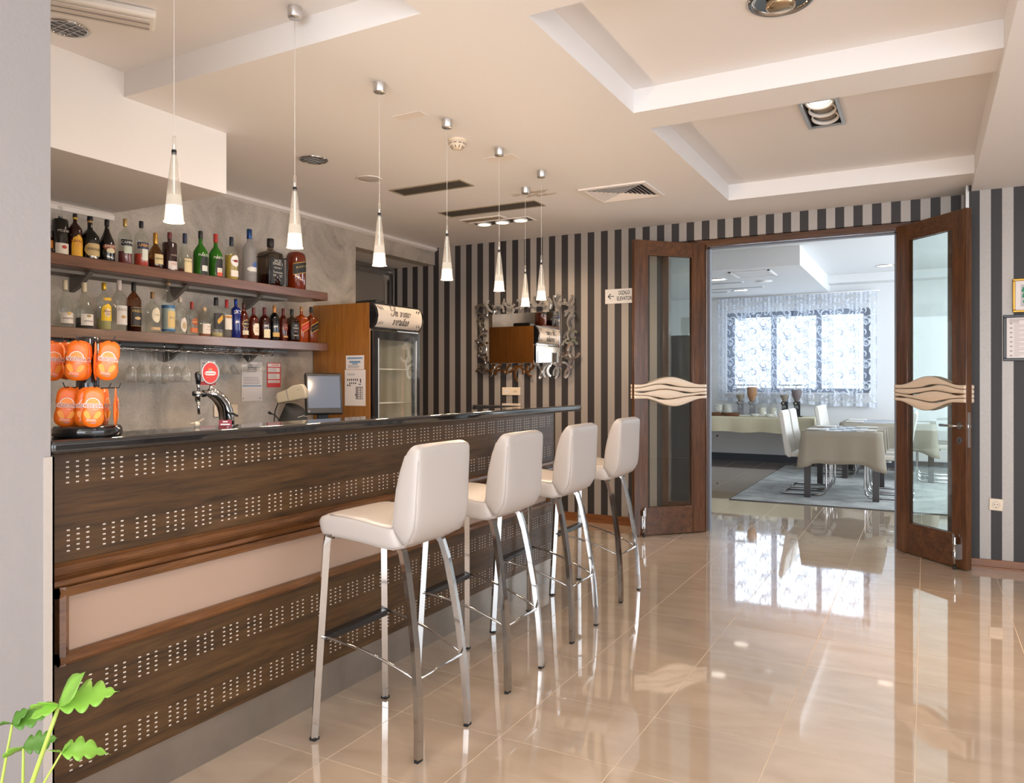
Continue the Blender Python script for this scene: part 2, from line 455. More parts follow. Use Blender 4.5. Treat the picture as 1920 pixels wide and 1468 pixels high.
def obj(name, mb, m, parent=None, loc=None, rot=None, bevel=0, seg=2, kind=None, label=None, merge=False):
    o = link(name, mb.mesh(name, bevel, seg, merge), m, parent, loc, rot)
    if kind: o['kind'] = kind
    if label: o['label'] = label
    return o


def tag(o, label, cat, group=None):
    o['label'] = label; o['category'] = cat
    if group: o['group'] = group
    return o


def thing(name, label, cat, loc=(0, 0, 0), rotz=0, group=None):
    o = bpy.data.objects.new(name, None); COL.objects.link(o); o.empty_display_size = 0.05
    o.location = loc; o.rotation_euler = (0, 0, rotz)
    return tag(o, label, cat, group)


def struct(name, mb, m, parent=None, **k):
    o = obj(name, mb, m, parent, **k); o['kind'] = 'structure'; return o


def dup(root, loc, rotz=None, label=None, group=None):
    r = root.copy(); COL.objects.link(r); r.location = loc
    if rotz is not None: r.rotation_euler = (0, 0, rotz)
    if label: r['label'] = label
    if group: r['group'] = group
    for ch in list(root.children):
        c = ch.copy(); COL.objects.link(c); c.parent = r
        for g in list(ch.children):
            d = g.copy(); COL.objects.link(d); d.parent = c
    return r


DG = None


def text_mesh(s, size, ext=0.0004, align='CENTER', shear=0, bold=0, sx=1.0, lsp=1.0):
    cu = bpy.data.curves.new('text', 'FONT'); cu.body = s; cu.size = size; cu.align_x = align; cu.align_y = 'CENTER'
    cu.extrude = ext; cu.shear = shear; cu.offset = bold; cu.resolution_u = 2; cu.space_line = lsp
    o = bpy.data.objects.new('text', cu); COL.objects.link(o)
    bpy.context.view_layer.update()
    me = bpy.data.meshes.new_from_object(o.evaluated_get(bpy.context.evaluated_depsgraph_get()))
    vs = [(v.co.x * sx, v.co.y, v.co.z) for v in me.vertices]; fs = [tuple(p.vertices) for p in me.polygons]
    bpy.data.objects.remove(o); bpy.data.curves.remove(cu); bpy.data.meshes.remove(me)
    mb = MB(); mb.add(vs, fs); return mb


# orientation matrices for flat print: X-right Y-up Z-out
def face_mat(origin, right, up=(0, 0, 1)):
    r = Vector(right).normalized(); u = Vector(up).normalized(); n = r.cross(u)
    M = Matrix.Identity(4)
    for i in range(3):
        M[i][0] = r[i]; M[i][1] = u[i]; M[i][2] = n[i]; M[i][3] = origin[i]
    return M


def text_flat(name, s, size, m, parent, origin, right, up=(0, 0, 1), **k):
    mb = text_mesh(s, size, **k).xf(face_mat(origin, right, up))
    return obj(name, mb, m, parent)


# ================================================================== SETTING
CZ = 2.68; HZ = 2.80; SZ = 2.637
BY = 6.53       # striped back wall
LX = -4.46      # left plaster wall
EX = 0.285      # side of the right soffit

# ---- floor: base slab + tiles
P = 0.4455
fl = struct('floor', MB().box((-5.2, -3.6, -0.12), (4.6, 13.0, -0.0012)), grout_m)
TSZ = P - 0.0032
PY_ = .4255; TSY = PY_ - 0.0032
tme = MB().box((-TSZ / 2, -TSY / 2, -0.006), (TSZ / 2, TSY / 2, 0)).mesh('tile')


def inview(x, y):
    d = -x * sin(TH) + y * cos(TH); r = x * cos(TH) + y * sin(TH)
    if d < 0.25: return False
    return abs(r / d) < 0.80 and 1.3 / d < 0.66


X0 = -1.367 - P * 8 + P / 2; Y0 = 2.42 - PY_ * 13 + PY_ / 2
cells = []
for i in range(0, 22):
    for j in range(0, 38):
        x = X0 + i * P; y = Y0 + j * PY_
        if y > 12.9 or x < -4.9 or x > 4.3: continue
        cells.append((x, y, i, j))
cnt = 0; rest = MB()
cells.sort(key=lambda c: c[1])
for x, y, i, j in cells:
    vis = any(inview(x + a * P / 2, y + b * P / 2) for a in (-1, 1) for b in (-1, 1))
    if y < 6.6: vis = vis and x > -2.5
    else: vis = vis and x > -2.2 - (y - 6.6) * 0.42 and x < 0.35 + (y - 6.6) * .01
    if vis and cnt < 298 and y < 12.5:
        o = link('tile', tme, tile_m, fl, (x, y, 0)); cnt += 1
    else:
        rest.box((x - TSZ / 2, y - TSY / 2, -0.006), (x + TSZ / 2, y + TSY / 2, 0))
o = obj('tile_remainder', rest, tile_m, fl, kind='stuff')

# ---- walls
# left plaster wall (with doorway niche Y 5.285..6.53, top 2.50)
struct('wall_left', MB().box((LX - .14, -3.6, 0), (LX, 5.285, 3.0)).box((LX - .14, 5.285, 2.50), (LX, BY, 3.0)), plaster)
struct('wall_niche', MB().box((-5.11, 5.10, 0), (LX - .14, 5.285, 3.0)).box((-5.11, 5.1, 2.505), (LX - .14, BY, 3.0)), paint)
nd = struct('door_3', MB().box((-5.09, 5.285, 0), (-4.99, BY, 2.505)), steel_door)
struct('door_panel', MB().box((-4.99, 5.30, 0.02), (-4.975, 6.33, 1.93)), steel_door, nd)
fr = MB()
fr.box((-4.99, 6.40, 0), (-4.95, 6.44, 2.42)).box((-4.99, 6.47, 0), (-4.955, 6.50, 2.46)).box((-4.99, 5.285, 2.41), (-4.95, 6.44, 2.44)).box((-4.99, 5.285, 2.46), (-4.955, 6.50, 2.485))
struct('door_frame', fr, brushed, nd)
struct('transom_panel', MB().box((-4.99, 5.30, 1.95), (-4.97, 6.36, 2.37)), steel_door, nd)
# back striped wall with opening X -2.06..0.19, z 0..2.52
OX0, OX1, OZ = -2.06, 0.19, 2.52
struct('wall_back', MB().box((-5.11, BY, 0), (OX0, BY + .10, 3.0)).box((OX0, BY, OZ), (0.262, BY + .10, 3.0)).box((OX1, BY, 0), (0.262, BY + .10, OZ)), stripe_l)
struct('wall_back_core', MB().box((-5.11, BY + .10, 0), (OX0, BY + .16, 3.1)).box((OX0, BY + .10, OZ), (4.6, BY + .16, 3.1)).box((OX1, BY + .10, 0), (4.6, BY + .16, OZ)), wall_white)
struct('wall_back_right', MB().box((0.262, 6.24, 0), (4.6, BY + .10, 3.0)), stripe_r)
struct('trim_1', MB().box((0.250, 6.232, 2.44), (0.262, BY, CZ)).box((0.262, 6.232, 2.44), (0.270, 6.24, SZ)), alu)
struct('wall_right', MB().box((4.6, -3.6, 0), (4.75, BY, 0.35)).box((4.6, -3.6, 2.55), (4.75, BY, 3.0)).box((4.6, 4.1, .35), (4.75, BY, 2.55)).box((4.6, -3.6, .35), (4.75, -0.9, 2.55)), wall_white)
struct('wall_behind', MB().box((-5.11, -3.75, 0), (4.75, -3.6, 0.35)).box((-5.11, -3.75, 2.55), (4.75, -3.6, 3.0)).box((-5.11, -3.75, .35), (-2.6, -3.6, 2.55)).box((3.8, -3.75, .35), (4.75, -3.6, 2.55)), wall_white)
# pillar by the bar end
struct('wall_pillar', MB().box((-3.42, -0.6, 0), (-2.062, 1.200, HZ + .1)), pillar_paint)
struct('trim_2', MB().box((-2.066, 1.180, 0), (-2.054, 1.2055, 1.098)).box((-2.10, 1.2003, 0), (-2.054, 1.2055, 1.098)), plain('corner_profile', (0.50, 0.45, 0.41), .4))

# skirting
struct('baseboard_back', MB().box((-3.4, BY - .018, 0), (OX0 - .10, BY, 0.075)).box((-3.4, BY - .026, 0), (OX0 - .10, BY - .018, 0.03)), base_wood)
struct('baseboard_right', MB().box((0.262, 6.222, 0), (4.6, 6.24, 0.062)).box((0.262, 6.205, 0), (4.6, 6.222, 0.014)), base_wood)

# ---- ceiling
ce = MB()
# high slab
hx0, hx1, hy0, hy1 = -.587, -.423, 4.338, 4.782     # hole for the recessed spotlight
ce.box((-5.11, -3.6, HZ), (hx0, BY, HZ + .15)).box((hx1, -3.6, HZ), (4.6, BY, HZ + .15)).box((hx0, -3.6, HZ), (hx1, hy0, HZ + .15)).box((hx0, hy1, HZ), (hx1, BY, HZ + .15)).box((hx0, hy0, HZ + .12), (hx1, hy1, HZ + .15))
ceil = struct('ceiling', ce, paint)
lo = MB()
c1 = (-1.317, 2.55, EX, 3.733); c2 = (-1.320, 4.003, EX, 5.885)
lo.box((LX, 2.341, CZ), (-1.66, BY, HZ))               # left field beyond the tray at the left
lo.box((-1.66, -3.6, CZ), (-1.318, BY, HZ))            # long strip
lo.box((-1.318, 3.733, CZ), (EX, 4.003, HZ))           # beam between coffers
lo.box((-1.318, 5.885, CZ), (EX, BY, HZ))
lo.box((-1.318, -0.5, CZ), (EX, 2.55, HZ))
lo.box((LX, -3.6, CZ), (-1.66, -1.6, HZ))
struct('ceiling_dropped_field', lo, paint)
struct('ceiling_soffit', MB().box((EX, -3.6, SZ), (4.6, 6.24, HZ)).box((EX, 6.24, SZ), (0.262 + 4.3, BY, HZ)), paint)
struct('ceiling_bulkhead', MB().box((LX, 0.9, 2.342), (-3.417, 2.956, HZ)), paint)
struct('trim_3', MB().prism([(LX, 2.342), (LX + .02, 2.342), (LX + .035, 2.325), (LX + .03, 2.30), (LX + .012, 2.292), (LX, 2.285)], 0.9, 2.97, 'y'), paint_white)
struct('trim_4', MB().prism([(LX, CZ), (LX + .022, CZ), (LX + .035, CZ - .012), (LX + .03, CZ - .028), (LX + .012, CZ - .036), (LX, CZ - .042)], 2.956, BY, 'y'), paint_white)

# ---- dining room shell
DY = 12.75
struct('wall_dining_window', MB().box((-5.1, DY, 0), (-2.90, DY + .28, 3.0)).box((-0.733, DY, 0), (2.6, DY + .28, 3.0))
       .box((-2.90, DY, 0), (-0.733, DY + .28, 1.12)).box((-2.90, DY, 2.43), (-0.733, DY + .28, 3.0)), wall_white)
struct('wall_dining_left', MB().box((-5.11, BY + .16, 0), (-4.96, DY, 3.0)), wall_white)
struct('wall_dining_right', MB().box((2.6, BY + .16, 0), (2.75, 8.2, 3.0)).box((2.6, 11.8, 0), (2.75, DY + .28, 3.0)).box((2.6, 8.2, 0), (2.75, 11.8, .8)).box((2.6, 8.2, 2.6), (2.75, 11.8, 3.0)), wall_white)
struct('ceiling_dining', MB().box((-5.11, BY + .16, 2.913), (2.75, DY, 3.05)), wall_white)
struct('ceiling_dining_soffit', MB().box((-4.96, 9.53, CZ), (-1.305, DY, 2.913)), wall_white)
struct('ceiling_dining_beam', MB().box((-1.305, DY - .30, 2.79), (2.6, DY, 2.913)), wall_white)
struct('baseboard_dining', MB().box((-4.96, DY - .02, 0), (2.6, DY, 0.12)), skirt_d)
# window: frame, mullions, panes
win = struct('window_1', MB().box((-2.90, DY + .10, 1.12), (-2.781, DY + .16, 2.43)).box((-0.837, DY + .10, 1.12), (-0.733, DY + .16, 2.43))
             .box((-2.781, DY + .10, 2.345), (-0.837, DY + .16, 2.43)).box((-2.781, DY + .10, 1.12), (-0.837, DY + .16, 1.19)), frame_blue)
struct('mullion', MB().box((-2.198, DY + .09, 1.19), (-2.115, DY + .17, 2.345)), frame_blue, win)
struct('mullion', MB().box((-1.514, DY + .09, 1.19), (-1.436, DY + .17, 2.345)), frame_blue, win)
for a, b in ((-2.781, -2.198), (-2.115, -1.514), (-1.436, -0.837)):
    struct('pane', MB().box((a, DY + .125, 1.19), (b, DY + .131, 2.345)), win_glass, win)
struct('window_sill', MB().box((-2.95, DY - .05, 1.10), (-0.68, DY + .10, 1.122)), white_pl, win)

# ---- door frame with side lights
DFY0, DFY1 = BY + .045, BY + .125
df = MB()
jw = .062
df.box((OX0, DFY0, 0), (OX0 + jw, DFY1, OZ))                 # outer left
df.box((-1.735, DFY0, 0), (-1.665, DFY1, OZ))                # left jamb of doorway
df.box((-0.197, DFY0, 0), (-0.127, DFY1, OZ))                # right jamb
df.box((OX1 - jw + .02, DFY0, 0), (OX1, DFY1, OZ))           # outer right
door_frame = struct('door_1', df, door_wood)
hd = MB().box((OX0 + jw, DFY0, 2.462), (-1.735, DFY1, OZ)).box((-1.665, DFY0, 2.462), (-0.197, DFY1, OZ)).box((-0.127, DFY0, 2.462), (OX1 - jw + .02, DFY1, OZ))
hd.box((-1.735, DFY0 - .02, 2.475), (-.127, DFY0, OZ - .005))
struct('header', hd, door_wood_h, door_frame)
struct('sidelight_rail', MB().box((OX0 + jw, DFY0, 0), (-1.735, DFY1, .24)), door_wood_h, door_frame)
struct('sidelight_rail', MB().box((-0.127, DFY0, 0), (OX1 - jw + .02, DFY1, .12)), door_wood_h, door_frame)
struct('sidelight_pane', MB().box((OX0 + jw, DFY0 + .035, .24), (-1.735, DFY0 + .041, 2.462)), door_glass, door_frame)
struct('sidelight_pane', MB().box((-0.127, DFY0 + .035, .12), (OX1 - jw + .02, DFY0 + .041, 2.462)), door_glass, door_frame)
reveal_m = plain('reveal_grey', (0.20, 0.22, 0.26), .45)
struct('metal_reveal', MB().box((-1.665, DFY1, 0), (-1.650, DFY1 + .05, 2.462)).box((-0.212, DFY1, 0), (-0.197, DFY1 + .05, 2.462)).box((-1.665, DFY1, 2.455), (-0.197, DFY1 + .05, 2.470)), reveal_m, door_frame)


# ---- door leaves
def leaf(name, hinge, free, label, side):
    hx, hy = hinge; fx, fy = free
    W = hypot(fx - hx, fy - hy); ang = atan2(fy - hy, fx - hx)
    t = thing(name, label, 'door', (hx, hy, 0.008), ang, 'open glazed double doors')
    T = .046; Hh = 2.478; sw = .118; tr_ = .115; br = .222
    y0, y1 = -T / 2, T / 2
    for a, b in ((0, sw), (W - sw, W)):
        mb = MB().box((a, y0, 0), (b, y1, Hh))
        obj('stile', mb, door_wood, t, bevel=.003, seg=1)
    obj('top_rail', MB().box((sw, y0 + .003, Hh - tr_), (W - sw, y1 - .003, Hh)), door_wood_h, t, bevel=.002, seg=1)
    obj('bottom_rail', MB().box((sw, y0 + .003, 0), (W - sw, y1 - .003, br)), door_wood_h, t, bevel=.002, seg=1)
    obj('pane', MB().box((sw, -.004, br), (W - sw, .004, Hh - tr_)), door_glass, t)
    bd = MB()
    for yy in (y0 + .004, y1 - .012):
        bd.box((sw, yy, br), (sw + .010, yy + .008, Hh - tr_)).box((W - sw - .010, yy, br), (W - sw, yy + .008, Hh - tr_))
        bd.box((sw + .01, yy, br), (W - sw - .01, yy + .008, br + .010)).box((sw + .01, yy, Hh - tr_ - .010), (W - sw - .01, yy + .008, Hh - tr_))
    obj('glazing_bead', bd, door_wood, t)
    # wavy enamel plaque on both faces: four overlapping ribbons
    zc = 1.205
    for sgn in (-1, 1):
        yb = (y1 + .004) if sgn > 0 else (y0 - .004)
        pq = bpy.data.objects.new('wave_plaque', None); COL.objects.link(pq); pq.parent = t; pq.empty_display_size = .02
        n = 40; nb = 4
        x0_, x1_ = -.004, W + .004

        def lim(u):   # top and bottom outline
            bell = sin(pi * min(1, max(0, (u - .08) / .84))) ** 1.8
            return .062 + .064 * bell, -.060 - .066 * (sin(pi * min(1, max(0, (u - .05) / .80))) ** 1.8)
        for q in range(nb):
            ring = []
            for i in range(n + 1):
                u = i / n; tp, bt = lim(u)
                tot = tp - bt

                def bound(k):
                    if k == 0: return tp
                    if k == nb: return bt
                    wv = .017 * sin(2 * pi * (u * 1.15 + k * .31)) * sin(pi * u)
                    return tp - tot * k / nb + wv
                a = bound(q); b = bound(q + 1)
                slit = lambda k: (0.0006 + .0055 * max(0, sin(2 * pi * (u * 1.7 + k * .37))) ** 3) if 0 < k < nb else 0
                a -= slit(q); b += slit(q + 1)
                ring.append((x0_ + (x1_ - x0_) * u, a, b))
            vs = []; fs = []
            for (x, a, b) in ring:
                mid = (a + b) / 2; h = (a - b)
                for zz, dp in ((a, 0), (a - h * .10, .009), (mid, .012), (b + h * .10, .009), (b, 0)):
                    vs.append((x, yb + sgn * dp, zc + zz))
            for i in range(n):
                for k in range(4): fs.append((i * 5 + k, i * 5 + k + 1, (i + 1) * 5 + k + 1, (i + 1) * 5 + k))
                fs.append((i * 5 + 4, i * 5, (i + 1) * 5, (i + 1) * 5 + 4))
            fs += [(0, 1, 2, 3, 4), tuple(n * 5 + k for k in range(5))]
            mb = MB(); mb.add(vs, fs, True)
            obj('ribbon', mb, cream_gl, pq)
    # floor bolt near the free edge, on the room side
    s = side
    fb = MB()
    bx = W - .075
    fb.cbox((bx, s * (T / 2 + .012), .115), (.030, .024, .105))
    fb.cyl((bx + .0, s * (T / 2 + .024)), .010, .175 - .01, .215, 10)
    fb.tube([(bx, s * (T / 2 + .024), .165), (bx, s * (T / 2 + .024), .005)], .007, 8)
    fb.box((bx - .022, s * (T / 2 + .018), .165), (bx - .008, s * (T / 2 + .024), .235))
    obj('floor_bolt', fb, chrome, t)
    obj('bolt_foot', MB().cyl((bx, s * (T / 2 + .024)), .011, -.007, .018, 10), black_rub, t)
    for z in (.25, 1.25, 2.2):
        obj('hinge', MB().cyl((0.0, -s * (T / 2) * 1), .008, z, z + .10, 8), brushed, t)
    return t, W, T, sw


lt, W, T, sw = leaf('door_leaf', (-1.682, 6.560), (-2.150, 6.075), 'left wooden glazed door leaf, folded open beside the elevator sign', 1)
rt, W, T, sw = leaf('door_leaf', (-0.180, 6.560), (0.262, 6.050), 'right wooden glazed door leaf with chrome lever handle, open against the striped wall', -1)
# lever handle on right leaf (camera side is local -y)
hx = W - .055
lv = MB().xf(Matrix.Identity(4))
lv.tube([(hx, -T / 2, .985), (hx, -T / 2 - .045, .985), (hx - .01, -T / 2 - .052, .985), (hx - .125, -T / 2 - .052, .985)], .009, 10)
obj('lever_handle', lv, chrome, rt)
M90 = Matrix.Rotation(pi / 2, 4, 'X')


def disc_y(mb, x, z, y, r, th, n=20, s=-1):
    tmp = MB().lathe([(r, 0), (r, th)], n)
    tmp.v = [(x + a, y + s * c, z + b) for a, b, c in tmp.v]
    mb.add(tmp.v, tmp.f); return mb


obj('rosette', disc_y(MB(), hx, .985, -T / 2, .024, .006), brushed, rt)
obj('keyhole_rosette', disc_y(MB(), hx, .885, -T / 2, .024, .006), brushed, rt)
obj('keyhole', MB().box((hx - .004, -T / 2 - .0075, .870), (hx + .004, -T / 2 - .006, .896)), black_ink, rt)
obj('strike_plate', MB().box((W - .001, -.010, .84), (W + .002, .010, 1.08)), chrome, rt)
obj('latch', MB().box((W + .002, -.007, .975), (W + .012, .007, .995)), chrome, rt)

# ================================================================== BAR
BX = -2.14
bar = thing('bar_counter', 'long walnut bar counter with dotted panels and black granite top', 'bar counter', (0, 0, 0))


def arc(cx, cy, r, a0, a1, n=6):
    return [(cx + r * cos(R(a0 + (a1 - a0) * i / n)), cy + r * sin(R(a0 + (a1 - a0) * i / n))) for i in range(n + 1)]


BYE = 4.59
endpath = arc(BX - .10, BYE - .10, .10, 0, 90, 8) + [(-2.74, BYE)]
YS = 1.207; YM = 3.66
FT = .02
# profile helper: panel outwards of path (travel +Y => right is +X)


def panel(name, y0, y1, z0, z1, m, off=0.0, th=FT, ext=None, **k):
    path = [(BX, y0), (BX, y1)] if ext is None else [(BX, y0)] + ext
    return obj(name, MB().sweep(path, [(off - th, z0), (off, z0), (off, z1), (off - th, z1)]), m, bar, **k)


for (z0, z1) in ((.785, 1.10), (.15, .505)):
    panel('panel', YS, YM - .0012, z0, z1, bar_wood)
    panel('panel', YM + .0012, None, z0, z1, bar_wood, ext=endpath)
panel('kick_plate', YS - .0, None, 0.0, .15, kick_m, off=-.012, ext=endpath)
panel('frosted_band', 1.292, None, .534, .691, frost, off=-.004, ext=[(BX, 4.40)])
# mouldings
cor = [(-.02, .722), (.012, .722), (.022, .730), (.020, .742), (.008, .748), (.010, .754), (.024, .760), (.030, .770), (.024, .782), (.008, .790), (-.02, .790)]
obj('cornice_moulding', MB().sweep([(BX, YS)] + endpath, cor), mould_wood, bar)
frt = [(-.02, .689), (.004, .689), (.016, .694), (.020, .708), (.014, .720), (-.02, .722)]
obj('frame_moulding', MB().sweep([(BX, 1.262), (BX, 4.44)], frt), mould_wood, bar)
frb = [(-.02, .500), (.012, .500), (.020, .510), (.018, .524), (.006, .534), (-.02, .534)]
obj('frame_moulding', MB().sweep([(BX, 1.262), (BX, 4.44)], frb), mould_wood, bar)
for ya, yb in ((1.262, 1.294), (4.40, 4.44)):
    obj('frame_moulding', MB().prism([(BX - .02, ya), (BX + .014, ya), (BX + .018, (ya + yb) / 2), (BX + .005, yb), (BX - .02, yb)], .500, .722, 'z'), mould_wood, bar)
obj('carcass', MB().box((-2.40, 1.25, 0), (BX - .022, 4.46, 1.09)).box((-2.74, 4.40, 0), (-2.40, BYE - .03, 1.09)), black_pl, bar)
panel('end_panel', None, None, .505, .722, bar_wood, ext=None) if False else obj('end_panel', MB().sweep([(BX, 4.44)] + endpath, [(-.02, .505), (0, .505), (0, .722), (-.02, .722)]), bar_wood, bar)
# perforated inlay dots in groups of 3 x 5
for zb, yo in ((1.071, 0), (.877, 0.002), (.445, .010), (.250, .010)):
    mb = MB()
    for g in range(-1 if yo > .005 else 0, 31):
        for c_ in range(3):
            y = 1.293 + yo + g * .1077 + c_ * .0286
            if y > 4.47 or y < 1.262: continue
            for r_ in range(5):
                z = zb - r_ * .01465
                mb.box((BX - .0005, y - .0044, z - .0021), (BX + .0005, y + .0044, z + .0021))
    # around the rounded end
    obj('inlay_dots', mb, dot_m, bar, kind='stuff')
# granite top
ol = [(-2.27, 1.205), (-2.06, 1.205)] + arc(-2.16, 4.76, .10, 0, 90, 8) + arc(-2.66, 4.76, .10, 90, 180, 6) + arc(-2.66, 4.52, .10, 180, 270, 6) + arc(-2.45, 4.24, .18, 90, 0, 6)
ol = [(-2.27, 1.2), (-2.06, 1.2)] + arc(-2.16, 4.76, .10, 0, 90, 8) + arc(-2.66, 4.76, .10, 90, 180, 6) + arc(-2.66, 4.52, .10, 180, 265, 6) + arc(-2.45, 4.24, .18, 90, 0, 6)
obj('granite_top', MB().prism(ol, 1.10, 1.14), granite, bar, bevel=.013, seg=3)

# inner work counter under bar and back counter (mostly hidden)
obj('inner_worktop', MB().box((-2.86, 1.25, .86), (-2.402, 4.38, .90)), brushed, bar)
obj('inner_carcass', MB().box((-2.84, 1.25, .0), (-2.402, 4.38, .86)), black_pl, bar)
bc = thing('back_counter', 'dark counter along the plaster wall under the bottle shelves', 'counter')
obj('worktop', MB().box((LX + .004, 1.26, .86), (-3.86, 4.70, .90)), granite, bc)
obj('carcass', MB().box((LX + .004, 1.26, 0), (-3.90, 4.70, .86)), bar_wood, bc)


# ================================================================== STOOLS
def make_stool(label):
    t = thing('bar_stool', label, 'bar stool', (0, 0, 0), 0, 'white leather bar stools along the bar')
    # upholstery: L-shaped side profile, rounded across the width. centre line (x,z) and half thickness
    cl = [(-.230, .762, .022), (-.217, .769, .040), (-.17, .776, .048), (-.10, .773, .047), (-.02, .766, .046), (.06, .755, .045), (.112, .752, .046), (.142, .768, .052), (.158, .80, .056), (.163, .85, .057), (.169, .92, .053), (.178, .98, .046), (.190, 1.035, .036), (.203, 1.066, .025), (.210, 1.080, .012)]
    hw = .176

    def build(cl, hw, n=16):
        m = len(cl); vs = []
        for i, (x, z, h) in enumerate(cl):
            a = cl[max(i - 1, 0)]; b = cl[min(i + 1, m - 1)]
            tx, tz = b[0] - a[0], b[1] - a[1]; l = hypot(tx, tz); nx, nz = -tz / l, tx / l
            w_ = hw * (1 - .03 * max(0, (z - .80) / .28)) * (0.955 if i in (0, m - 1) else 0.985 if i in (1, m - 2) else 1)
            for k in range(n):
                ang = 2 * pi * k / n + pi / n
                cy_ = cos(ang); sy_ = sin(ang)
                yy = w_ * (1 if cy_ > 0 else -1) * abs(cy_) ** 0.13
                tt = h * (1 if sy_ > 0 else -1) * abs(sy_) ** 0.42
                vs.append((x + nx * tt, yy, z + nz * tt))
        fs = []
        for i in range(m - 1):
            for k in range(n):
                k2 = (k + 1) % n; fs.append((i * n + k, i * n + k2, (i + 1) * n + k2, (i + 1) * n + k))
        fs += [tuple(range(n)), tuple(range((m - 1) * n, m * n))]
        mb = MB(); mb.add(vs, fs, True); return mb
    s1 = obj('seat', build(cl[:8], hw), leather, t)
    mod = s1.modifiers.new('sub', 'SUBSURF'); mod.levels = 1; mod.render_levels = 1
    s2 = obj('backrest', build(cl[6:], hw), leather, t)
    mod = s2.modifiers.new('sub', 'SUBSURF'); mod.levels = 1; mod.render_levels = 1
    # piping seams on both sides, inner and outer edges
    for sy_ in (-1, 1):
        for e in (1, -1):
            pts = []
            for i, (x, z, h) in enumerate(cl[2:-2]):
                i += 2
                a = cl[i - 1]; b = cl[i + 1]; tx, tz = b[0] - a[0], b[1] - a[1]; l = hypot(tx, tz); nx, nz = -tz / l, tx / l
                pts.append((x + nx * h * .80 * e, sy_ * hw * .960 * (1 - .04 * max(0, (z - .80) / .28)), z + nz * h * .80 * e))
            obj('piping', MB().tube(pts, .0022, 5), piping, s1)
    obj('seat_pan', MB().box((-.17, -.13, .722), (.09, .13, .738)), black_pl, t)
    # legs
    for sy_ in (-1, 1):
        obj('leg', MB().tube([(-.165, sy_ * .158, .742), (-.185, sy_ * .165, .735), (-.19, sy_ * .168, .70), (-.213, sy_ * .206, .010)], 0, rect=(.024, .024), up=(1, 0, 0)), chrome, t)
        pts = [(-.02, .105, .742), (.05, .110, .742), (.092, .116, .730), (.122, .122, .698), (.143, .128, .63), (.165, .134, .52), (.188, .141, .38), (.205, .149, .22), (.212, .154, .10), (.214, .158, .010)]
        obj('leg', MB().tube([(x, sy_ * y, z) for x, y, z in pts], 0, rect=(.021, .026), smooth=False, up=(0, 0, 1)), chrome, t)
        for p in ((-.213, .206), (.214, .158)):
            obj('foot_cap', MB().cbox((p[0] + (.0008 if p[0] < 0 else 0), sy_ * p[1], .005), (.0255 if p[0] < 0 else .016, .0255 if p[0] < 0 else .031, .010)), black_rub, t)
        # side rail bows outward/upward from front to rear leg
        pts = []
        for i in range(9):
            u = i / 8
            pts.append((-.20 + u * .40, sy_ * (.190 - .042 * u), .372 - .100 * u ** 1.7))
        obj('side_rail', MB().tube(pts, .0055, 8), chrome, t)
    obj('rear_rail', MB().tube([(.200, -.146, .272), (.200, .146, .272)], .0055, 8), chrome, t)
    obj('footrest', MB().box((-.218, -.178, .352), (-.176, .178, .376)), black_pl, t, bevel=.005)
    return t


st_pos = [(-1.735, 2.286, 'white leather bar stool nearest the camera'),
          (-1.745, 2.935, 'second white bar stool from the camera along the bar'),
          (-1.755, 3.615, 'third white bar stool, just before the curved end of the bar'),
          (-1.785, 4.385, 'farthest white bar stool, standing past the bar end near the open door')]
s0 = make_stool(st_pos[0][2]); s0.location = (st_pos[0][0], st_pos[0][1], 0)
for x, y, l in st_pos[1:]:
    dup(s0, (x, y, 0), 0, l)

# ================================================================== PENDANTS


def make_pendant():
    """origin at ceiling plate underside level z=0; glass hangs below"""
    t = thing('pendant_lamp', 'x', 'pendant lamp', (0, 0, 0), 0, 'glass cone pendant lamps over the bar')
    return t


pend = [(-2.222, 1.704, HZ, 'nearest glass cone pendant, hanging left in front of the white bulkhead'),
        (-2.222, 2.262, HZ, 'second glass cone pendant from the camera, hung from the raised ceiling tray'),
        (-2.220, 2.797, CZ, 'third glass cone pendant from the camera, before the grey plaster wall'),
        (-2.218, 3.360, CZ, 'fourth glass cone pendant from the camera, left of the mirror'),
        (-2.218, 3.919, CZ, 'fifth glass cone pendant from the camera, above the mirror left half'),
        (-2.213, 4.472, CZ, 'sixth glass cone pendant, rightmost over the bar'),
        (-2.501, 4.797, CZ, 'small-looking glass cone pendant hanging lowest, set back from the row over the bar return')]
zb = 1.835; zt = 2.125
gme = MB().lathe([(.0058, zt - zb), (.0070, .245), (.0125, .20), (.0215, .115), (.0325, .002), (.0335, 0), (.0315, .001), (.0200, .115), (.0112, .20), (.0055, .245)], 24).mesh('glass')
fme = MB().lathe([(.0260, .056), (.0306, .004), (.0292, .004), (.0250, .056), (.0260, .056)], 24, cap=False).mesh('frost')
fm2 = MB().lathe([(.0225, .092), (.0260, .0562), (.0250, .0562), (.0214, .092), (.0225, .092)], 24, cap=False).mesh('frost_top')
bme = MB().lathe([(.001, .014), (.014, .020), (.020, .036), (.0195, .055), (.012, .068), (.001, .072)], 16).mesh('bulb')
rme = MB().lathe([(.0022, .085), (.0022, .262)], 8).mesh('rod')
cme = MB().lathe([(.0075, .228), (.0085, .232), (.0085, .240), (.0075, .244)], 12).mesh('collar')
for me in (): pass
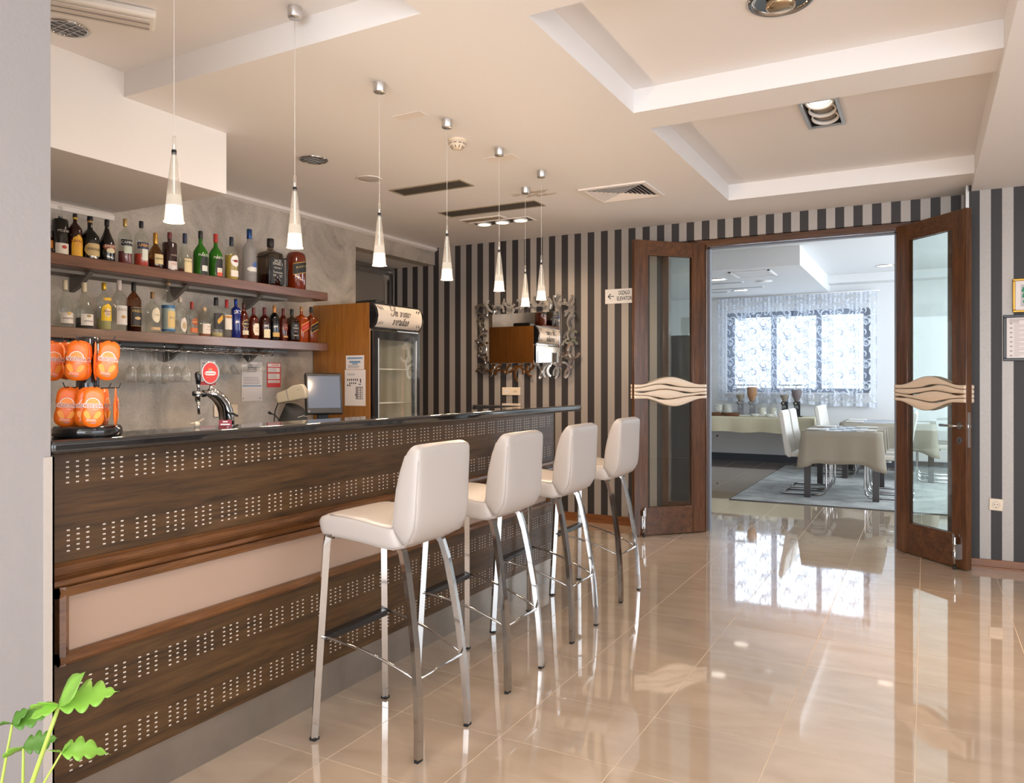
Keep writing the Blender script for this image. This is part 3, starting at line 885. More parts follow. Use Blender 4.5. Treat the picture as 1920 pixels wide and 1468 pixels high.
for i, (x, y, cz, l) in enumerate(pend):
    t = thing('pendant_lamp', l, 'pendant lamp', (x, y, zb), 0, 'glass cone pendant lamps over the bar')
    top = cz - zb
    obj('ceiling_mount', MB().lathe([(.028, top), (.028, top - .040), (.026, top - .043), (.001, top - .043)], 20), alu, t)
    obj('cable', MB().tube([(0, 0, top - .04), (0, 0, .285)], .0011, 5), white_pl, t)
    link('glass_cone', gme, lampglass, t)
    link('frosted_diffuser', fme, lamp_frost, t)
    link('frosted_upper_ring', fm2, lamp_frost2, t)
    link('bulb', bme, lamp_hot, t)
    link('rod', rme, lamp_rod, t)
    link('collar', cme, black_pl, t)
    l_ = bpy.data.lights.new('pendant_light', 'POINT'); l_.energy = 12; l_.color = WARM; l_.shadow_soft_size = .035
    lo_ = bpy.data.objects.new('pendant_light', l_); COL.objects.link(lo_); lo_.parent = t; lo_.location = (0, 0, -.02)

# ================================================================== SHELVES
sh = []
for zt_, nm, lab in ((2.0, 'upper', 'upper dark wooden wall shelf carrying large liqueur bottles'), (1.60, 'lower', 'lower dark wooden wall shelf with spirits, glass rack below')):
    t = thing('wall_shelf', lab, 'shelf', (0, 0, 0), 0)
    obj('board', MB().box((LX, 1.26, zt_ - .062), (-4.15, 4.585, zt_)), shelf_wood, t, bevel=.003, seg=1)
    obj('underside_rail', MB().box((LX, 1.26, zt_ - .082), (-4.30, 4.30, zt_ - .063)), bracket_m, t)
    for yb_ in ((2.72, 3.38, 4.02) if zt_ > 1.8 else (1.9, 2.62, 3.35, 4.02)):
        zz = zt_ - .063
        pl = [(LX, zz), (LX + .20, zz), (LX + .16, zz - .03), (LX + .06, zz - .09), (LX, zz - .11)]
        obj('bracket', MB().prism(pl, yb_ - .016, yb_ + .016, 'y'), bracket_m, t, bevel=.003, seg=1)


# ================================================================== BOTTLES
def cyl_patch(r, z0, z1, half, c=0.0, shape='rect', n=10, nz=8, slant=0.0):
    """curved label patch on cylinder radius r; half = half angular width; centred at angle c"""
    mb = MB(); vs = []
    for j in range(nz + 1):
        v = j / nz; z = z0 + (z1 - z0) * v
        if shape == 'oval': k = math.sqrt(max(0.0, 1 - (2 * v - 1) ** 2)) if 0 < v < 1 else 0.12
        elif shape == 'arch': k = 1 if v < .6 else math.sqrt(max(0.03, 1 - ((v - .6) / .4) ** 2))
        elif shape == 'wide': k = .62 + .38 * sin(pi * v)
        else: k = 1
        for i in range(n + 1):
            a = c + half * k * (2 * i / n - 1)
            vs.append((r * cos(a), r * sin(a), z + slant * r * (2 * i / n - 1)))
    fs = [(j * (n + 1) + i, j * (n + 1) + i + 1, (j + 1) * (n + 1) + i + 1, (j + 1) * (n + 1) + i) for j in range(nz) for i in range(n)]
    mb.add(vs, fs, True); return mb


def flat_patch(x, z0, z1, hw, slant=0.0, yc=0, shape='rect'):
    if shape == 'oval':
        n = 20; pts = [(x, yc + hw * cos(2 * pi * i / n), (z0 + z1) / 2 + (z1 - z0) / 2 * sin(2 * pi * i / n)) for i in range(n)]
    else: pts = [(x, yc - hw, z0 - slant * hw), (x, yc + hw, z0 + slant * hw), (x, yc + hw, z1 + slant * hw), (x, yc - hw, z1 - slant * hw)]
    mb = MB(); mb.add(pts + [(x - .0008, p[1], p[2]) for p in pts], [tuple(range(len(pts)))] + [(i, (i + 1) % len(pts), len(pts) + (i + 1) % len(pts), len(pts) + i) for i in range(len(pts))]); return mb


GM = {}


def gmat(key):
    """key: hex colour string with prefix d(ark opaque), t(inted glass), c(lear)"""
    if key in GM: return GM[key]
    if key == 'c': m = glassy('bottle_clear', (0.90, 0.91, 0.88), body=0.05, bodycol=(.8, .8, .75))
    elif key == 'f': m = glassy('bottle_frosted', (0.62, 0.60, 0.58), rough=.3, body=0.35, bodycol=(.55, .53, .52))
    elif key == 'green': m = glassy('bottle_green', (0.16, 0.50, 0.12), body=0.55, bodycol=(0.045, 0.20, 0.02))
    elif key[0] == 'd': m = plain('bottle_' + key[1:], key[1:], 0.10, coat=.5)
    elif key[0] == 't': m = glassy('bottle_t' + key[1:], key[1:])
    elif key[0] == 'l': m = plain('liquid_' + key[1:], key[1:], 0.08)
    elif key[0] == 'p': m = plain('label_' + key[1:], key[1:], 0.5)
    elif key[0] == 'm': m = plain('metal_' + key[1:], key[1:], 0.3, .6)
    if key[0] == 'l':
        b = m.node_tree.nodes['Principled BSDF']; b.inputs['Transmission Weight'].default_value = .25; b.inputs['IOR'].default_value = 1.33
    GM[key] = m; return m


def bottle(px, topy, wpx, sz, label, shape='bord', glass='c', liquid=None, lfrac=0.0, cap='p222222', capfrac=.12, labels=(), texts=(), group='spirits on the lower shelf', capr=None, band=None, X=-4.28, hfix=None):
    # world position from its own place on the shelf
    s_, c_ = sin(TH), cos(TH)
    r = (px - 960) / 1425.
    Y = X * (r * s_ + c_) / (r * c_ - s_); d = -X * s_ + Y * c_
    H = 1.3 - (topy - 715) * d / 1425. - sz
    if hfix: H = hfix
    Rr = wpx * d / 1425. / 2
    t = thing('bottle', label, 'bottle', (X, Y, sz + .0005), 0, group)
    nr = max(.0100, Rr * .27) if capr is None else capr
    hs = {'bord': .62, 'slope': .42, 'round': .60, 'square': .66, 'tall': .70, 'onion': .45, 'jug': .86, 'flask': .55, 'barrel': .70}[shape]
    n = 20
    if shape == 'bord': prof = [(Rr * .93, 0), (Rr, .006), (Rr, H * hs), (Rr * .93, H * (hs + .05)), (Rr * .62, H * (hs + .12)), (nr * 1.05, H * (hs + .18)), (nr, H * .86), (nr * .98, H * (1 - capfrac))]
    elif shape == 'slope': prof = [(Rr * .93, 0), (Rr, .006), (Rr, H * hs), (Rr * .88, H * (hs + .10)), (Rr * .62, H * (hs + .20)), (Rr * .40, H * (hs + .30)), (nr, H * .80), (nr, H * (1 - capfrac))]
    elif shape == 'round': prof = [(Rr * .9, 0), (Rr, .008), (Rr, H * (hs - .05)), (Rr * .96, H * (hs + .02)), (Rr * .80, H * (hs + .09)), (Rr * .5, H * (hs + .14)), (nr, H * (hs + .18)), (nr, H * (1 - capfrac))]
    elif shape == 'tall': prof = [(Rr * .93, 0), (Rr, .006), (Rr, H * hs), (Rr * .93, H * (hs + .04)), (nr * 1.1, H * (hs + .11)), (nr, H * (1 - capfrac))]
    elif shape == 'onion': prof = [(Rr * .85, 0), (Rr * .96, .01), (Rr, H * .25), (Rr * .96, H * .42), (Rr * .7, H * .55), (nr * 1.3, H * .66), (nr, H * .74), (nr, H * (1 - capfrac))]
    elif shape == 'flask': prof = [(Rr * .93, 0), (Rr * .97, .006), (Rr, H * .45), (Rr * .95, H * hs), (Rr * .6, H * (hs + .10)), (nr * 1.25, H * (hs + .15)), (nr, H * (hs + .20)), (nr, H * (1 - capfrac))]
    elif shape == 'barrel': prof = [(Rr * .93, 0), (Rr * .97, .006), (Rr, H * .3), (Rr, H * hs), (Rr * .92, H * (hs + .04)), (nr * 1.1, H * (hs + .06)), (nr, H * (hs + .1)), (nr, H * (1 - capfrac))]
    elif shape == 'jug': prof = [(Rr * .93, 0), (Rr, .008), (Rr, H * .86), (Rr * .92, H * .94), (Rr * .74, H * .99), (Rr * .55, H)]
    else: prof = None
    if shape == 'square':
        f = .80; prof = [(Rr * .95, 0), (Rr, .006), (Rr, H * hs), (Rr * .9, H * (hs + .04)), (Rr * .5, H * (hs + .08)), (nr, H * (hs + .12)), (nr, H * (1 - capfrac))]
        mb = MB(); vs = []; fs = []; k = len(prof)

        def sq(rr, i, n_=24):
            a = 2 * pi * (i + .5) / n_
            rad = rr if rr < Rr * .55 else rr * min(1 / max(abs(cos(a)), abs(sin(a))), 1.27)
            return rad * cos(a), rad * sin(a)
        for i in range(24):
            for rr, z in prof:
                x_, y_ = sq(rr, i); vs.append((x_, y_, z))
        for i in range(24):
            j = (i + 1) % 24
            for q in range(k - 1): fs.append((i * k + q, j * k + q, j * k + q + 1, i * k + q + 1))
        fs.append(tuple(i * k for i in range(24)))
        mb.add(vs, fs, True); body = obj('glass_body', mb, gmat(glass), t)
    else:
        body = obj('glass_body', MB().lathe(prof, n), gmat(glass), t)
    if liquid:
        zl = H * lfrac; lp = [(max(r_ - .0022, .003), max(z, .004)) for r_, z in prof if z < zl]
        lp.append((max(lp[-1][0] if not shape == 'x' else 0, .003), zl))
        if shape == 'square': obj('liquid', MB().lathe([(r_ * 1.10, z) for r_, z in lp], 24), gmat(liquid), t)
        else: obj('liquid', MB().lathe(lp, n), gmat(liquid), t)
    if cap: obj('cap', MB().lathe([(nr * 1.08, H * (1 - capfrac)), (nr * 1.16, H * (1 - capfrac) + .002), (nr * 1.16, H - .003), (nr * 1.0, H)], 14), gmat(cap), t)
    if band: obj('neck_band', MB().lathe([(nr * 1.18, H * (1 - capfrac) - .006), (nr * 1.18, H * (1 - capfrac) + .004)], 14), gmat(band), t)
    for q, L_ in enumerate(labels):
        z0, z1, hwf, shp, col = L_[:5]; sl = L_[5] if len(L_) > 5 else 0; ca = L_[6] if len(L_) > 6 else 0
        if shape == 'square': mb = flat_patch(Rr + .0006 * (q + 1), H * z0, H * z1, Rr * hwf, sl, 0, shp)
        else: mb = cyl_patch(Rr + .0006 * (q + 1), H * z0, H * z1, hwf * 1.15, ca, shp, slant=sl)
        obj('label_patch', mb, gmat(col), t)
    for q, T_ in enumerate(texts):
        s, z, size, col = T_[:4]; sl = T_[4] if len(T_) > 4 else 0; ca = T_[5] if len(T_) > 5 else 0
        mb = text_mesh(s, size, 0)
        wmax = max(abs(v[0]) for v in mb.v) if mb.v else 1
        lim = Rr * (0.86 if shape == 'square' else 1.15); k = min(1, lim / wmax)
        rr = Rr + .0032
        out = []
        for vx, vy, vz in mb.v:
            vx *= k; vy = vy * max(k, .75)
            if shape == 'square': out.append((rr, vx, H * z + vy + sl * vx))
            else: out.append((rr * cos(vx / rr + ca), rr * sin(vx / rr + ca), H * z + vy + sl * vx))
        mb.v = out; obj('lettering', mb, gmat(col), t)
    return t


UG = 'liqueur bottles on the upper shelf'
U = 2.0
bottle(92, 432, 15, U, 'amber bottle mostly hidden behind the grey pillar, leftmost on upper shelf', 'round', 'd3a1606', cap='p111111', group=UG, X=-4.30, labels=[(.3, .6, .7, 'rect', 'pc97f2a')])
bottle(113, 387, 27, U, 'black liqueur bottle with clear neck and white label with red flower', 'barrel', 'd0a0807', cap='c', capfrac=.26, group=UG, labels=[(.03, .26, 1.0, 'rect', 'pd9cfc0'), (.15, .22, .3, 'oval', 'pb02a20')], texts=[('MOZART', .50, .018, 'pcfc5b8')])
bottle(140.6, 401, 25, U, 'dark coffee liqueur bottle with tall yellow arched label', 'bord', 'd2a0b05', cap='p1a1210', capfrac=.10, band='pd8a820', group=UG, labels=[(.02, .52, .85, 'arch', 'pd9a016')], texts=[('KAHLÚA', .38, .030, 'p8a1a10'), ('LICOR', .30, .014, 'pd97a60')])
bottle(168.7, 406, 32, U, 'black round-shouldered bottle with gold wide label', 'flask', 'd0b0a09', cap='p111010', capfrac=.12, band='pb08a50', group=UG, labels=[(.10, .38, 1.0, 'wide', 'pbfa56e')], texts=[('CAROLANS', .25, .026, 'p3a2a18')])
bottle(200.4, 412, 27, U, 'slender black cream-liqueur bottle with small oval picture label', 'slope', 'd0c0a09', cap='p0c0b0a', capfrac=.14, group=UG, labels=[(.30, .42, .95, 'wide', 'p8a3a22'), (.22, .34, .55, 'oval', 'pcfc0a0')], texts=[('BAILEYS', .375, .022, 'pf0dfc8')])
bottle(234.4, 410.5, 24, U, 'clear bottle with gold cap, black name band and little dark red liquid', 'bord', 'c', 'l7a0a14', .30, 'mc0a060', .16, group=UG, labels=[(.42, .55, 1.0, 'rect', 'p151a20'), (.26, .42, .62, 'rect', 'pb9c2b4')], texts=[('CAMPARI', .485, .024, 'pe8e2dc')])
bottle(264.8, 415, 25, U, 'clear bottle with blue name band and bright orange-red liquid', 'bord', 'c', 'ld83006', .30, 'p151722', .14, group=UG, labels=[(.40, .54, 1.0, 'rect', 'p1c2a50'), (.16, .40, .40, 'rect', 'pcfd2c4')], texts=[('APEROL', .47, .026, 'pe0a830')])
bottle(291.5, 437, 27, U, 'small-necked cognac bottle with gold cap and cream label', 'onion', 'tc9a878', 'l5a2a10', .28, 'mb88a3a', .30, group=UG, labels=[(.16, .42, .62, 'rect', 'pcdb98a')], texts=[('HENNESSY', .30, .014, 'p4a3420')])
bottle(318, 436, 26, U, 'square-shouldered purple-brown bottle with white label low down', 'barrel', 'd2c1516', cap='p6a2a2a', capfrac=.16, group=UG, labels=[(.08, .27, .72, 'rect', 'pcfc6c0')], texts=[('VSOP', .20, .018, 'pb03038'), ('MARTELL', .42, .012, 'pb8a89a')])
bottle(346.6, 438, 25, U, 'clear round bottle with navy cap and tall cream label', 'onion', 'c', 'l6a1c10', .14, 'p2a2f48', .24, group=UG, labels=[(.04, .38, .62, 'rect', 'pd0bd92')], texts=[('COURVOISIER', .31, .012, 'p38425a')])
bottle(376, 433.6, 26, U, 'green vermouth bottle with black cap and dark label', 'flask', 'green', 'l0c1c0c', .46, 'p1c1c1c', .17, group=UG, labels=[(.02, .44, .62, 'wide', 'p10140f'), (.12, .24, .40, 'rect', 'pc9c9c0')], texts=[('MARTINI', .46, .024, 'pe8e0d8')])
bottle(404.3, 439, 25, U, 'green vermouth bottle with red cap and dark label', 'flask', 'green', 'l0a100a', .46, 'pb02a20', .19, group=UG, labels=[(.02, .44, .62, 'wide', 'p120f0e'), (.14, .24, .40, 'rect', 'pc9bfb0'), (.06, .14, .40, 'rect', 'pc04a28')], texts=[('MARTINI', .46, .024, 'pe8e0d8')])
bottle(433.9, 444.6, 24, U, 'clear vermouth bottle of pale yellow wine with round white label', 'bord', 'c', 'lc9a820', .58, 'p1f2a38', .20, group=UG, labels=[(.32, .58, .70, 'oval', 'pe6e0da'), (.42, .48, .35, 'oval', 'pb03030'), (.10, .24, .70, 'rect', 'pd8d0c4')], texts=[('MARTINI', .45, .016, 'p302828')])
bottle(467.5, 429.8, 26, U, 'frosted vodka bottle with blue foil cap and blue picture, tallest on the shelf right half', 'round', 'f', cap='m2a4a80', capfrac=.18, group=UG, labels=[(.28, .40, .5, 'oval', 'p48629a', 0, .3), (.22, .30, .9, 'wide', 'pcfccc8')], texts=[('GREY GOOSE', .16, .014, 'p4a4a50')], capr=.016)

# whiskey in a wire cradle
jx = 507.0
t = bottle(jx, 447.8, 37, U, 'large square whiskey bottle with black label held in a wire cradle', 'square', 'tb5aba0', 'l2a0c04', .24, 'p191512', .17, group=UG, labels=[(.05, .58, .92, 'rect', 'p14110f'), (.06, .57, .80, 'rect', 'p201c19')], texts=[("JACK", .52, .030, 'pd8d0c4'), ("DANIEL'S", .46, .024, 'pd8d0c4'), ('Old No.7', .38, .020, 'pd8d0c4'), ('Tennessee', .29, .022, 'pd8d0c4'), ('WHISKEY', .22, .022, 'pd8d0c4'), ('70cl 40% Vol', .13, .012, 'pb8b0a4')], capr=.022)
jl = t.location
cr_ = thing('bottle_cradle', 'black wire cradle around the large square whiskey bottle', 'cradle', (jl.x, jl.y, U))
Wc = .088
for yy in (-Wc, Wc):
    pts = [(-.07, yy, .004), (.075, yy, .004), (.08, yy, .02), (.078, yy, .10), (.086, yy, .15), (.080, yy, .20), (.074, yy, .218), (-.05, yy, .218), (-.07, yy, .19), (-.07, yy, .004)]
    obj('side_wire', MB().tube(pts, .0048, 6), black_pl, cr_)
obj('base_wire', MB().tube([(.07, -Wc, .004), (.07, Wc, .004)], .0035, 6).tube([(-.07, -Wc, .004), (-.07, Wc, .004)], .0035, 6), black_pl, cr_)
obj('yoke_wire', MB().tube([(0, -Wc, .218), (.05, -.05, .245), (.06, 0, .252), (.05, .05, .245), (0, Wc, .218)], .0035, 6), black_pl, cr_)
bottle(555, 473.5, 36, U, 'big amber whisky bottle with slanted black label, rightmost on the upper shelf', 'jug', 'd6a2208', cap=None, group=UG, labels=[(.44, .74, .95, 'rect', 'pb08a40', .24), (.46, .72, .93, 'rect', 'p161614', .24)], texts=[('BLACK LABEL', .62, .020, 'pc8b070', .24)])

LG = 'spirits on the lower shelf'
Lz = 1.60
bottle(122, 525.5, 27, Lz, 'empty clear wine bottle with cream cap and white label, leftmost on the lower shelf', 'slope', 'c', cap='pcfc2a4', capfrac=.20, labels=[(.10, .32, .95, 'rect', 'pd2c8bc'), (.27, .34, .28, 'oval', 'pc9a860')], texts=[('KAZIMIRSKO', .20, .012, 'p4a3a30')])
bottle(158, 530, 30, Lz, 'clear wine bottle a quarter full of dark wine, white label', 'slope', 'c', 'l140a0c', .24, 'pcfc2a4', .20, labels=[(.08, .32, .80, 'rect', 'pd8d0c6'), (.25, .31, .25, 'oval', 'p9a8450')], texts=[('TRAMINAC', .17, .012, 'p4a3a30')])
bottle(194.9, 530, 25, Lz, 'clear rum bottle with gold cap and bright yellow label', 'bord', 'c', 'lc8c07a', .25, 'mc8a030', .15, labels=[(.20, .55, .80, 'arch', 'pe0b810'), (.28, .46, .42, 'oval', 'pd8c8a8'), (.62, .68, .6, 'wide', 'pd8a818')], texts=[('Habana', .40, .016, 'pa02020'), ('Club', .34, .016, 'pa02020')])
bottle(223.4, 525.5, 27, Lz, 'clear white-rum bottle with white cap and pale grey label', 'bord', 'c', cap='pd8ccc4', capfrac=.20, labels=[(.13, .50, .78, 'rect', 'pcfc8c2'), (.25, .31, .3, 'oval', 'pb08a50')], texts=[('PASCO', .42, .020, 'p8a7a6a')])
bottle(250.6, 529.7, 26, Lz, 'amber rum bottle with black cap and black gold-edged label', 'bord', 'tc09a80', 'l4a1404', .52, 'p161311', .18, labels=[(.12, .50, .80, 'rect', 'pb08a48'), (.13, .49, .77, 'rect', 'p14110f'), (.25, .31, .4, 'oval', 'pc0a070')], texts=[('PASCO', .42, .022, 'pd8b050')])
bottle(286, 547.5, 26, Lz, 'clear gin bottle with cream oval label and brown cap', 'round', 'c', cap='p8a6a48', capfrac=.16, labels=[(.26, .62, .62, 'oval', 'pd2c6aa'), (.08, .15, .7, 'rect', 'pc0a078')], texts=[('GIN', .44, .016, 'p5a4a38')])
bottle(315.4, 530, 23, Lz, 'clear tall bottle wrapped in blue bands with buff label and cork', 'bord', 'c', cap='pb89a70', capfrac=.06, labels=[(.06, .56, 1.6, 'rect', 'p98a8a4'), (.50, .56, 1.7, 'rect', 'p2f5f88'), (.06, .10, 1.7, 'rect', 'p2f5f88'), (.13, .45, .62, 'rect', 'pc9ae72')], texts=[('BLUE', .32, .016, 'p385878')])
bottle(337.8, 557, 24, Lz, 'clear small bottle with kite-shaped white label', 'bord', 'c', cap='pb8aca0', capfrac=.14, labels=[(.08, .46, .48, 'oval', 'pc8beb4'), (.16, .34, .28, 'oval', 'pa8926a')])
bottle(359.8, 566, 20.5, Lz, 'clear bottle with red cap, round orange emblem and orange label', 'bord', 'c', cap='p8a2a1c', capfrac=.22, labels=[(.30, .52, .60, 'oval', 'p9a4a20'), (.10, .24, .80, 'rect', 'pb8602c')], texts=[('BRANDY', .40, .010, 'pe8c880')])
bottle(383.4, 576.7, 21, Lz, 'clear corked bottle of pink spirit with white label', 'round', 'c', 'lb0603a', .12, 'pc8a880', .12, labels=[(.10, .44, .85, 'rect', 'pd8ccc0')], texts=[('SRI', .34, .016, 'p6a4a3a'), ('TINA', .24, .014, 'pc0806a')])
bottle(405, 558, 26, Lz, 'wide clear bottle with black label showing a gold animal', 'barrel', 'c', 'lc8b880', .12, 'p141414', .20, labels=[(.20, .60, .85, 'rect', 'p1a1a20'), (.38, .52, .45, 'wide', 'pc09030', .3)])
bottle(425, 562, 19, Lz, 'clear vodka bottle with red cap and white label', 'tall', 'c', cap='pa82020', capfrac=.20, labels=[(.22, .60, .85, 'rect', 'pd0c8bc'), (.52, .58, .9, 'rect', 'pc08a40')], texts=[('JELZIN', .53, .014, 'p603020')])
bottle(442, 560.8, 18.5, Lz, 'cobalt blue vodka bottle with white lettering', 'tall', 'd0c1f68', cap='m1c3a90', capfrac=.14, texts=[('SKYY', .66, .034, 'pe8e8f0')])
bottle(456.9, 567.9, 17, Lz, 'amber whiskey bottle with dark red cap and gold oval label', 'bord', 'd4a1204', cap='p4a1c14', capfrac=.16, labels=[(.30, .54, .85, 'oval', 'pc09848'), (.32, .52, .75, 'oval', 'p2a1814'), (.12, .24, .8, 'rect', 'pd0c0a0')], texts=[('Ballantines', .42, .013, 'pe0c890')])
bottle(475.5, 576.7, 19.5, Lz, 'squat amber whiskey bottle with ragged white label', 'round', 'd4a1204', cap='p5a1c1c', capfrac=.24, labels=[(.14, .50, .70, 'wide', 'pd8c8b0')], texts=[('Four', .36, .014, 'p8a3024'), ('Roses', .27, .014, 'p8a3024')])
bottle(495.8, 576.7, 21, Lz, 'dark red-brown whisky bottle with cream text label low down', 'round', 'd300c06', cap='p5a1a1c', capfrac=.22, labels=[(.08, .34, .72, 'rect', 'pd4c6a4')])
bottle(514.4, 573, 19, Lz, 'black bottle with copper cap and gold label low down', 'bord', 'd0a0b0a', cap='pc08040', capfrac=.20, labels=[(.12, .24, .9, 'rect', 'pc09a50')])
bottle(531, 578.5, 16.5, Lz, 'amber scotch bottle with wine-red cap and brown round emblem', 'bord', 'd441206', cap='p5a1c20', capfrac=.20, labels=[(.32, .54, .70, 'oval', 'p6a2c20'), (.12, .18, .6, 'rect', 'pb08050')], texts=[('Chivas', .42, .012, 'pe0b890')])
bottle(547, 579.8, 20, Lz, 'small square whiskey bottle with black label and white lettering', 'square', 'tb8b0a8', 'l3a1205', .50, 'p141210', .18, labels=[(.08, .58, .9, 'rect', 'p171412')], texts=[("JACK", .50, .014, 'pe0d8cc'), ("DANIEL'S", .42, .014, 'pe0d8cc'), ('No.7', .32, .014, 'pe0d8cc'), ('WHISKEY', .20, .013, 'pe0d8cc')])
bottle(565, 574.4, 20, Lz, 'square amber whisky bottle with slanted red label', 'square', 'd8a3408', cap='pc09060', capfrac=.14, labels=[(.32, .54, .98, 'rect', 'pc8a050', .5), (.34, .52, .96, 'rect', 'pb02818', .5)], texts=[('RED LABEL', .43, .010, 'pe8c890', .5)])
bottle(583, 575.7, 19, Lz, 'square amber whisky bottle with slanted black label, beside the wooden fridge side', 'square', 'd6a2a08', cap='p1c1816', capfrac=.16, labels=[(.32, .54, .98, 'rect', 'pc8a050', .5), (.34, .52, .96, 'rect', 'p15130f', .5)], texts=[('BLACK LABEL', .43, .010, 'pd8b870', .5)], X=-4.27)

# ================================================================== GLASS RACK and hanging glasses
rk = thing('glass_rack', 'chrome wire rack under the lower shelf for hanging stemware', 'rack')
RZ = 1.497
for x in (-4.42, -4.36, -4.30, -4.24, -4.18):
    obj('rail', MB().tube([(x, 1.30, RZ), (x, 4.03, RZ)], .0032, 6), chrome, rk)
wv = []
n = 120
for i in range(n + 1):
    y = 2.0 + i * (4.03 - 2.0) / n; wv.append((-4.165 + .006 * sin(i * 1.3), y, RZ - .008 + .005 * cos(i * 1.3)))
obj('twisted_edge_wire', MB().tube(wv, .003, 5), chrome, rk)
for yy in [1.35 + k * .30 for k in range(10)]:
    obj('hanger', MB().tube([(-4.43, yy, RZ), (-4.17, yy, RZ)], .003, 6).tube([(-4.20, yy, RZ), (-4.20, yy, 1.537)], .003, 6), chrome, rk)


def glass_mesh(kind):
    # hangs upside down: foot at z=0, bowl below
    if kind == 'wine': p = [(.030, .000), (.030, -.002), (.008, -.006), (.0032, -.012), (.0032, -.088), (.010, -.100), (.028, -.125), (.034, -.150), (.033, -.178), (.027, -.205)]
    elif kind == 'balloon': p = [(.030, 0), (.030, -.002), (.008, -.006), (.0035, -.012), (.0035, -.030), (.014, -.040), (.034, -.065), (.038, -.090), (.034, -.115), (.026, -.130)]
    elif kind == 'martini': p = [(.032, 0), (.032, -.002), (.008, -.006), (.0035, -.012), (.0035, -.075), (.010, -.080), (.052, -.150)]
    elif kind == 'coupe': p = [(.030, 0), (.030, -.002), (.008, -.006), (.0035, -.012), (.0035, -.060), (.012, -.070), (.020, -.085), (.045, -.100), (.050, -.118), (.050, -.125)]
    elif kind == 'flute': p = [(.028, 0), (.028, -.002), (.007, -.006), (.003, -.012), (.003, -.075), (.010, -.09), (.021, -.125), (.023, -.165), (.019, -.215)]
    inner = [(max(r - .0012, .0004), z) for r, z in p[5:]][::-1]
    return MB().lathe([(0.0001, 0)] + p + inner, 18).mesh(kind + '_glass')


gms = {k: glass_mesh(k) for k in ('wine', 'balloon', 'martini', 'coupe', 'flute')}
glab = {}
gl = [(246, 'wine', 0, 'hanging wine glass beside the orange pouches, leftmost in the front row'),
      (263, 'wine', 1, 'hanging wine glass behind the second front glass from the left'),
      (272, 'wine', 0, 'second hanging wine glass from the left in the front row'),
      (285, 'flute', 1, 'hanging flute between the second and third front glasses'),
      (293, 'wine', 0, 'third hanging wine glass from the left in the front row'),
      (308, 'flute', 1, 'hanging flute behind the third and fourth front glasses'),
      (316, 'wine', 0, 'fourth hanging wine glass from the left in the front row'),
      (332, 'wine', 1, 'hanging wine glass in the back row left of the tap handle'),
      (349, 'wine', 0, 'last hanging wine glass left of the beer tap'),
      (422, 'martini', 0, 'cone-shaped cocktail glass hanging right of the red tap emblem'),
      (437, 'martini', 1, 'cocktail glass in the back row behind the cone-shaped one'),
      (455, 'balloon', 0, 'short-stemmed balloon glass hanging before the paper sheet'),
      (468, 'coupe', 1, 'coupe glass in the back row before the paper sheet'),
      (487, 'coupe', 0, 'coupe glass hanging rightmost on the rack')]
for px, k, row, lab in gl:
    X = -4.21 if row == 0 else -4.33
    r = (px - 960) / 1425.; Y = X * (r * sin(TH) + cos(TH)) / (r * cos(TH) - sin(TH))
    o = link('hanging_glass', gms[k], crystal, None, (X, Y, RZ + .002))
    tag(o, lab, 'glass', 'stemware hanging under the lower shelf')
# small wire basket between shelf and rack (grid of bright wires)
wb = thing('wire_basket', 'small chrome grid basket tucked under the lower shelf above the rack', 'basket')
g = MB()
for k in range(10):
    y = 3.46 + k * .062
    g.tube([(-4.20, y, 1.503), (-4.20, y, 1.534)], .0025, 5).tube([(-4.40, y, 1.505), (-4.20, y, 1.505)], .002, 5)
for z in (1.506, 1.519, 1.533):
    g.tube([(-4.20, 3.45, z), (-4.20, 4.03, z)], .0022, 5)
obj('grid', g, chrome, wb)

# ================================================================== FRIDGE
fy0, fy1, fx = 4.742, 5.395, -3.866
fg = thing('wine_fridge', 'glass-door wine fridge with wood-panelled sides and lettered light box', 'fridge', (0, 0, 0))
obj('side_panel', MB().box((LX + .01, fy0, 0), (fx, fy0 + .018, 1.925)), fridge_wood, fg)
obj('side_panel', MB().box((LX + .01, fy1 - .018, 0), (fx, fy1, 1.925)), fridge_wood, fg)
cb = MB().box((LX + .03, fy0 + .018, 0), (fx - .02, fy0 + .05, 1.92)).box((LX + .03, fy1 - .05, 0), (fx - .02, fy1 - .018, 1.92)).box((LX + .03, fy0 + .05, 0), (LX + .06, fy1 - .05, 1.92)).box((LX + .03, fy0 + .05, 1.72), (fx - .02, fy1 - .05, 1.92)).box((LX + .03, fy0 + .05, 0), (fx - .02, fy1 - .05, .25))
obj('cabinet', cb, plain('fridge_inner', (0.60, 0.56, 0.44), 0.5), fg)
# bowed sign
pl = [(fy0 + .02, fx)];
vs = []; n = 14; sh0 = MB()
zz0, zz1 = 1.735, 1.915
prof = [(fx - .02, zz0 - .012), (fx + .02, zz0 - .012), (fx + .055, zz0 + .03), (fx + .070, (zz0 + zz1) / 2), (fx + .055, zz1 - .03), (fx + .02, zz1 + .012), (fx - .02, zz1 + .012)]
obj('sign_housing', MB().prism(prof, fy0 + .004, fy0 + .03, 'y').prism(prof, fy1 - .03, fy1 - .004, 'y').box((fx - .02, fy0 + .02, zz0 - .018), (fx + .02, fy1 - .02, zz0 - .004)).box((fx - .02, fy0 + .02, zz1 + .002), (fx + .02, fy1 - .02, zz1 + .014)), black_gl, fg)


def bow(z):
    u = (z - zz0) / (zz1 - zz0) * 2 - 1
    return fx + .018 + .050 * math.sqrt(max(0, 1 - u * u * .92))


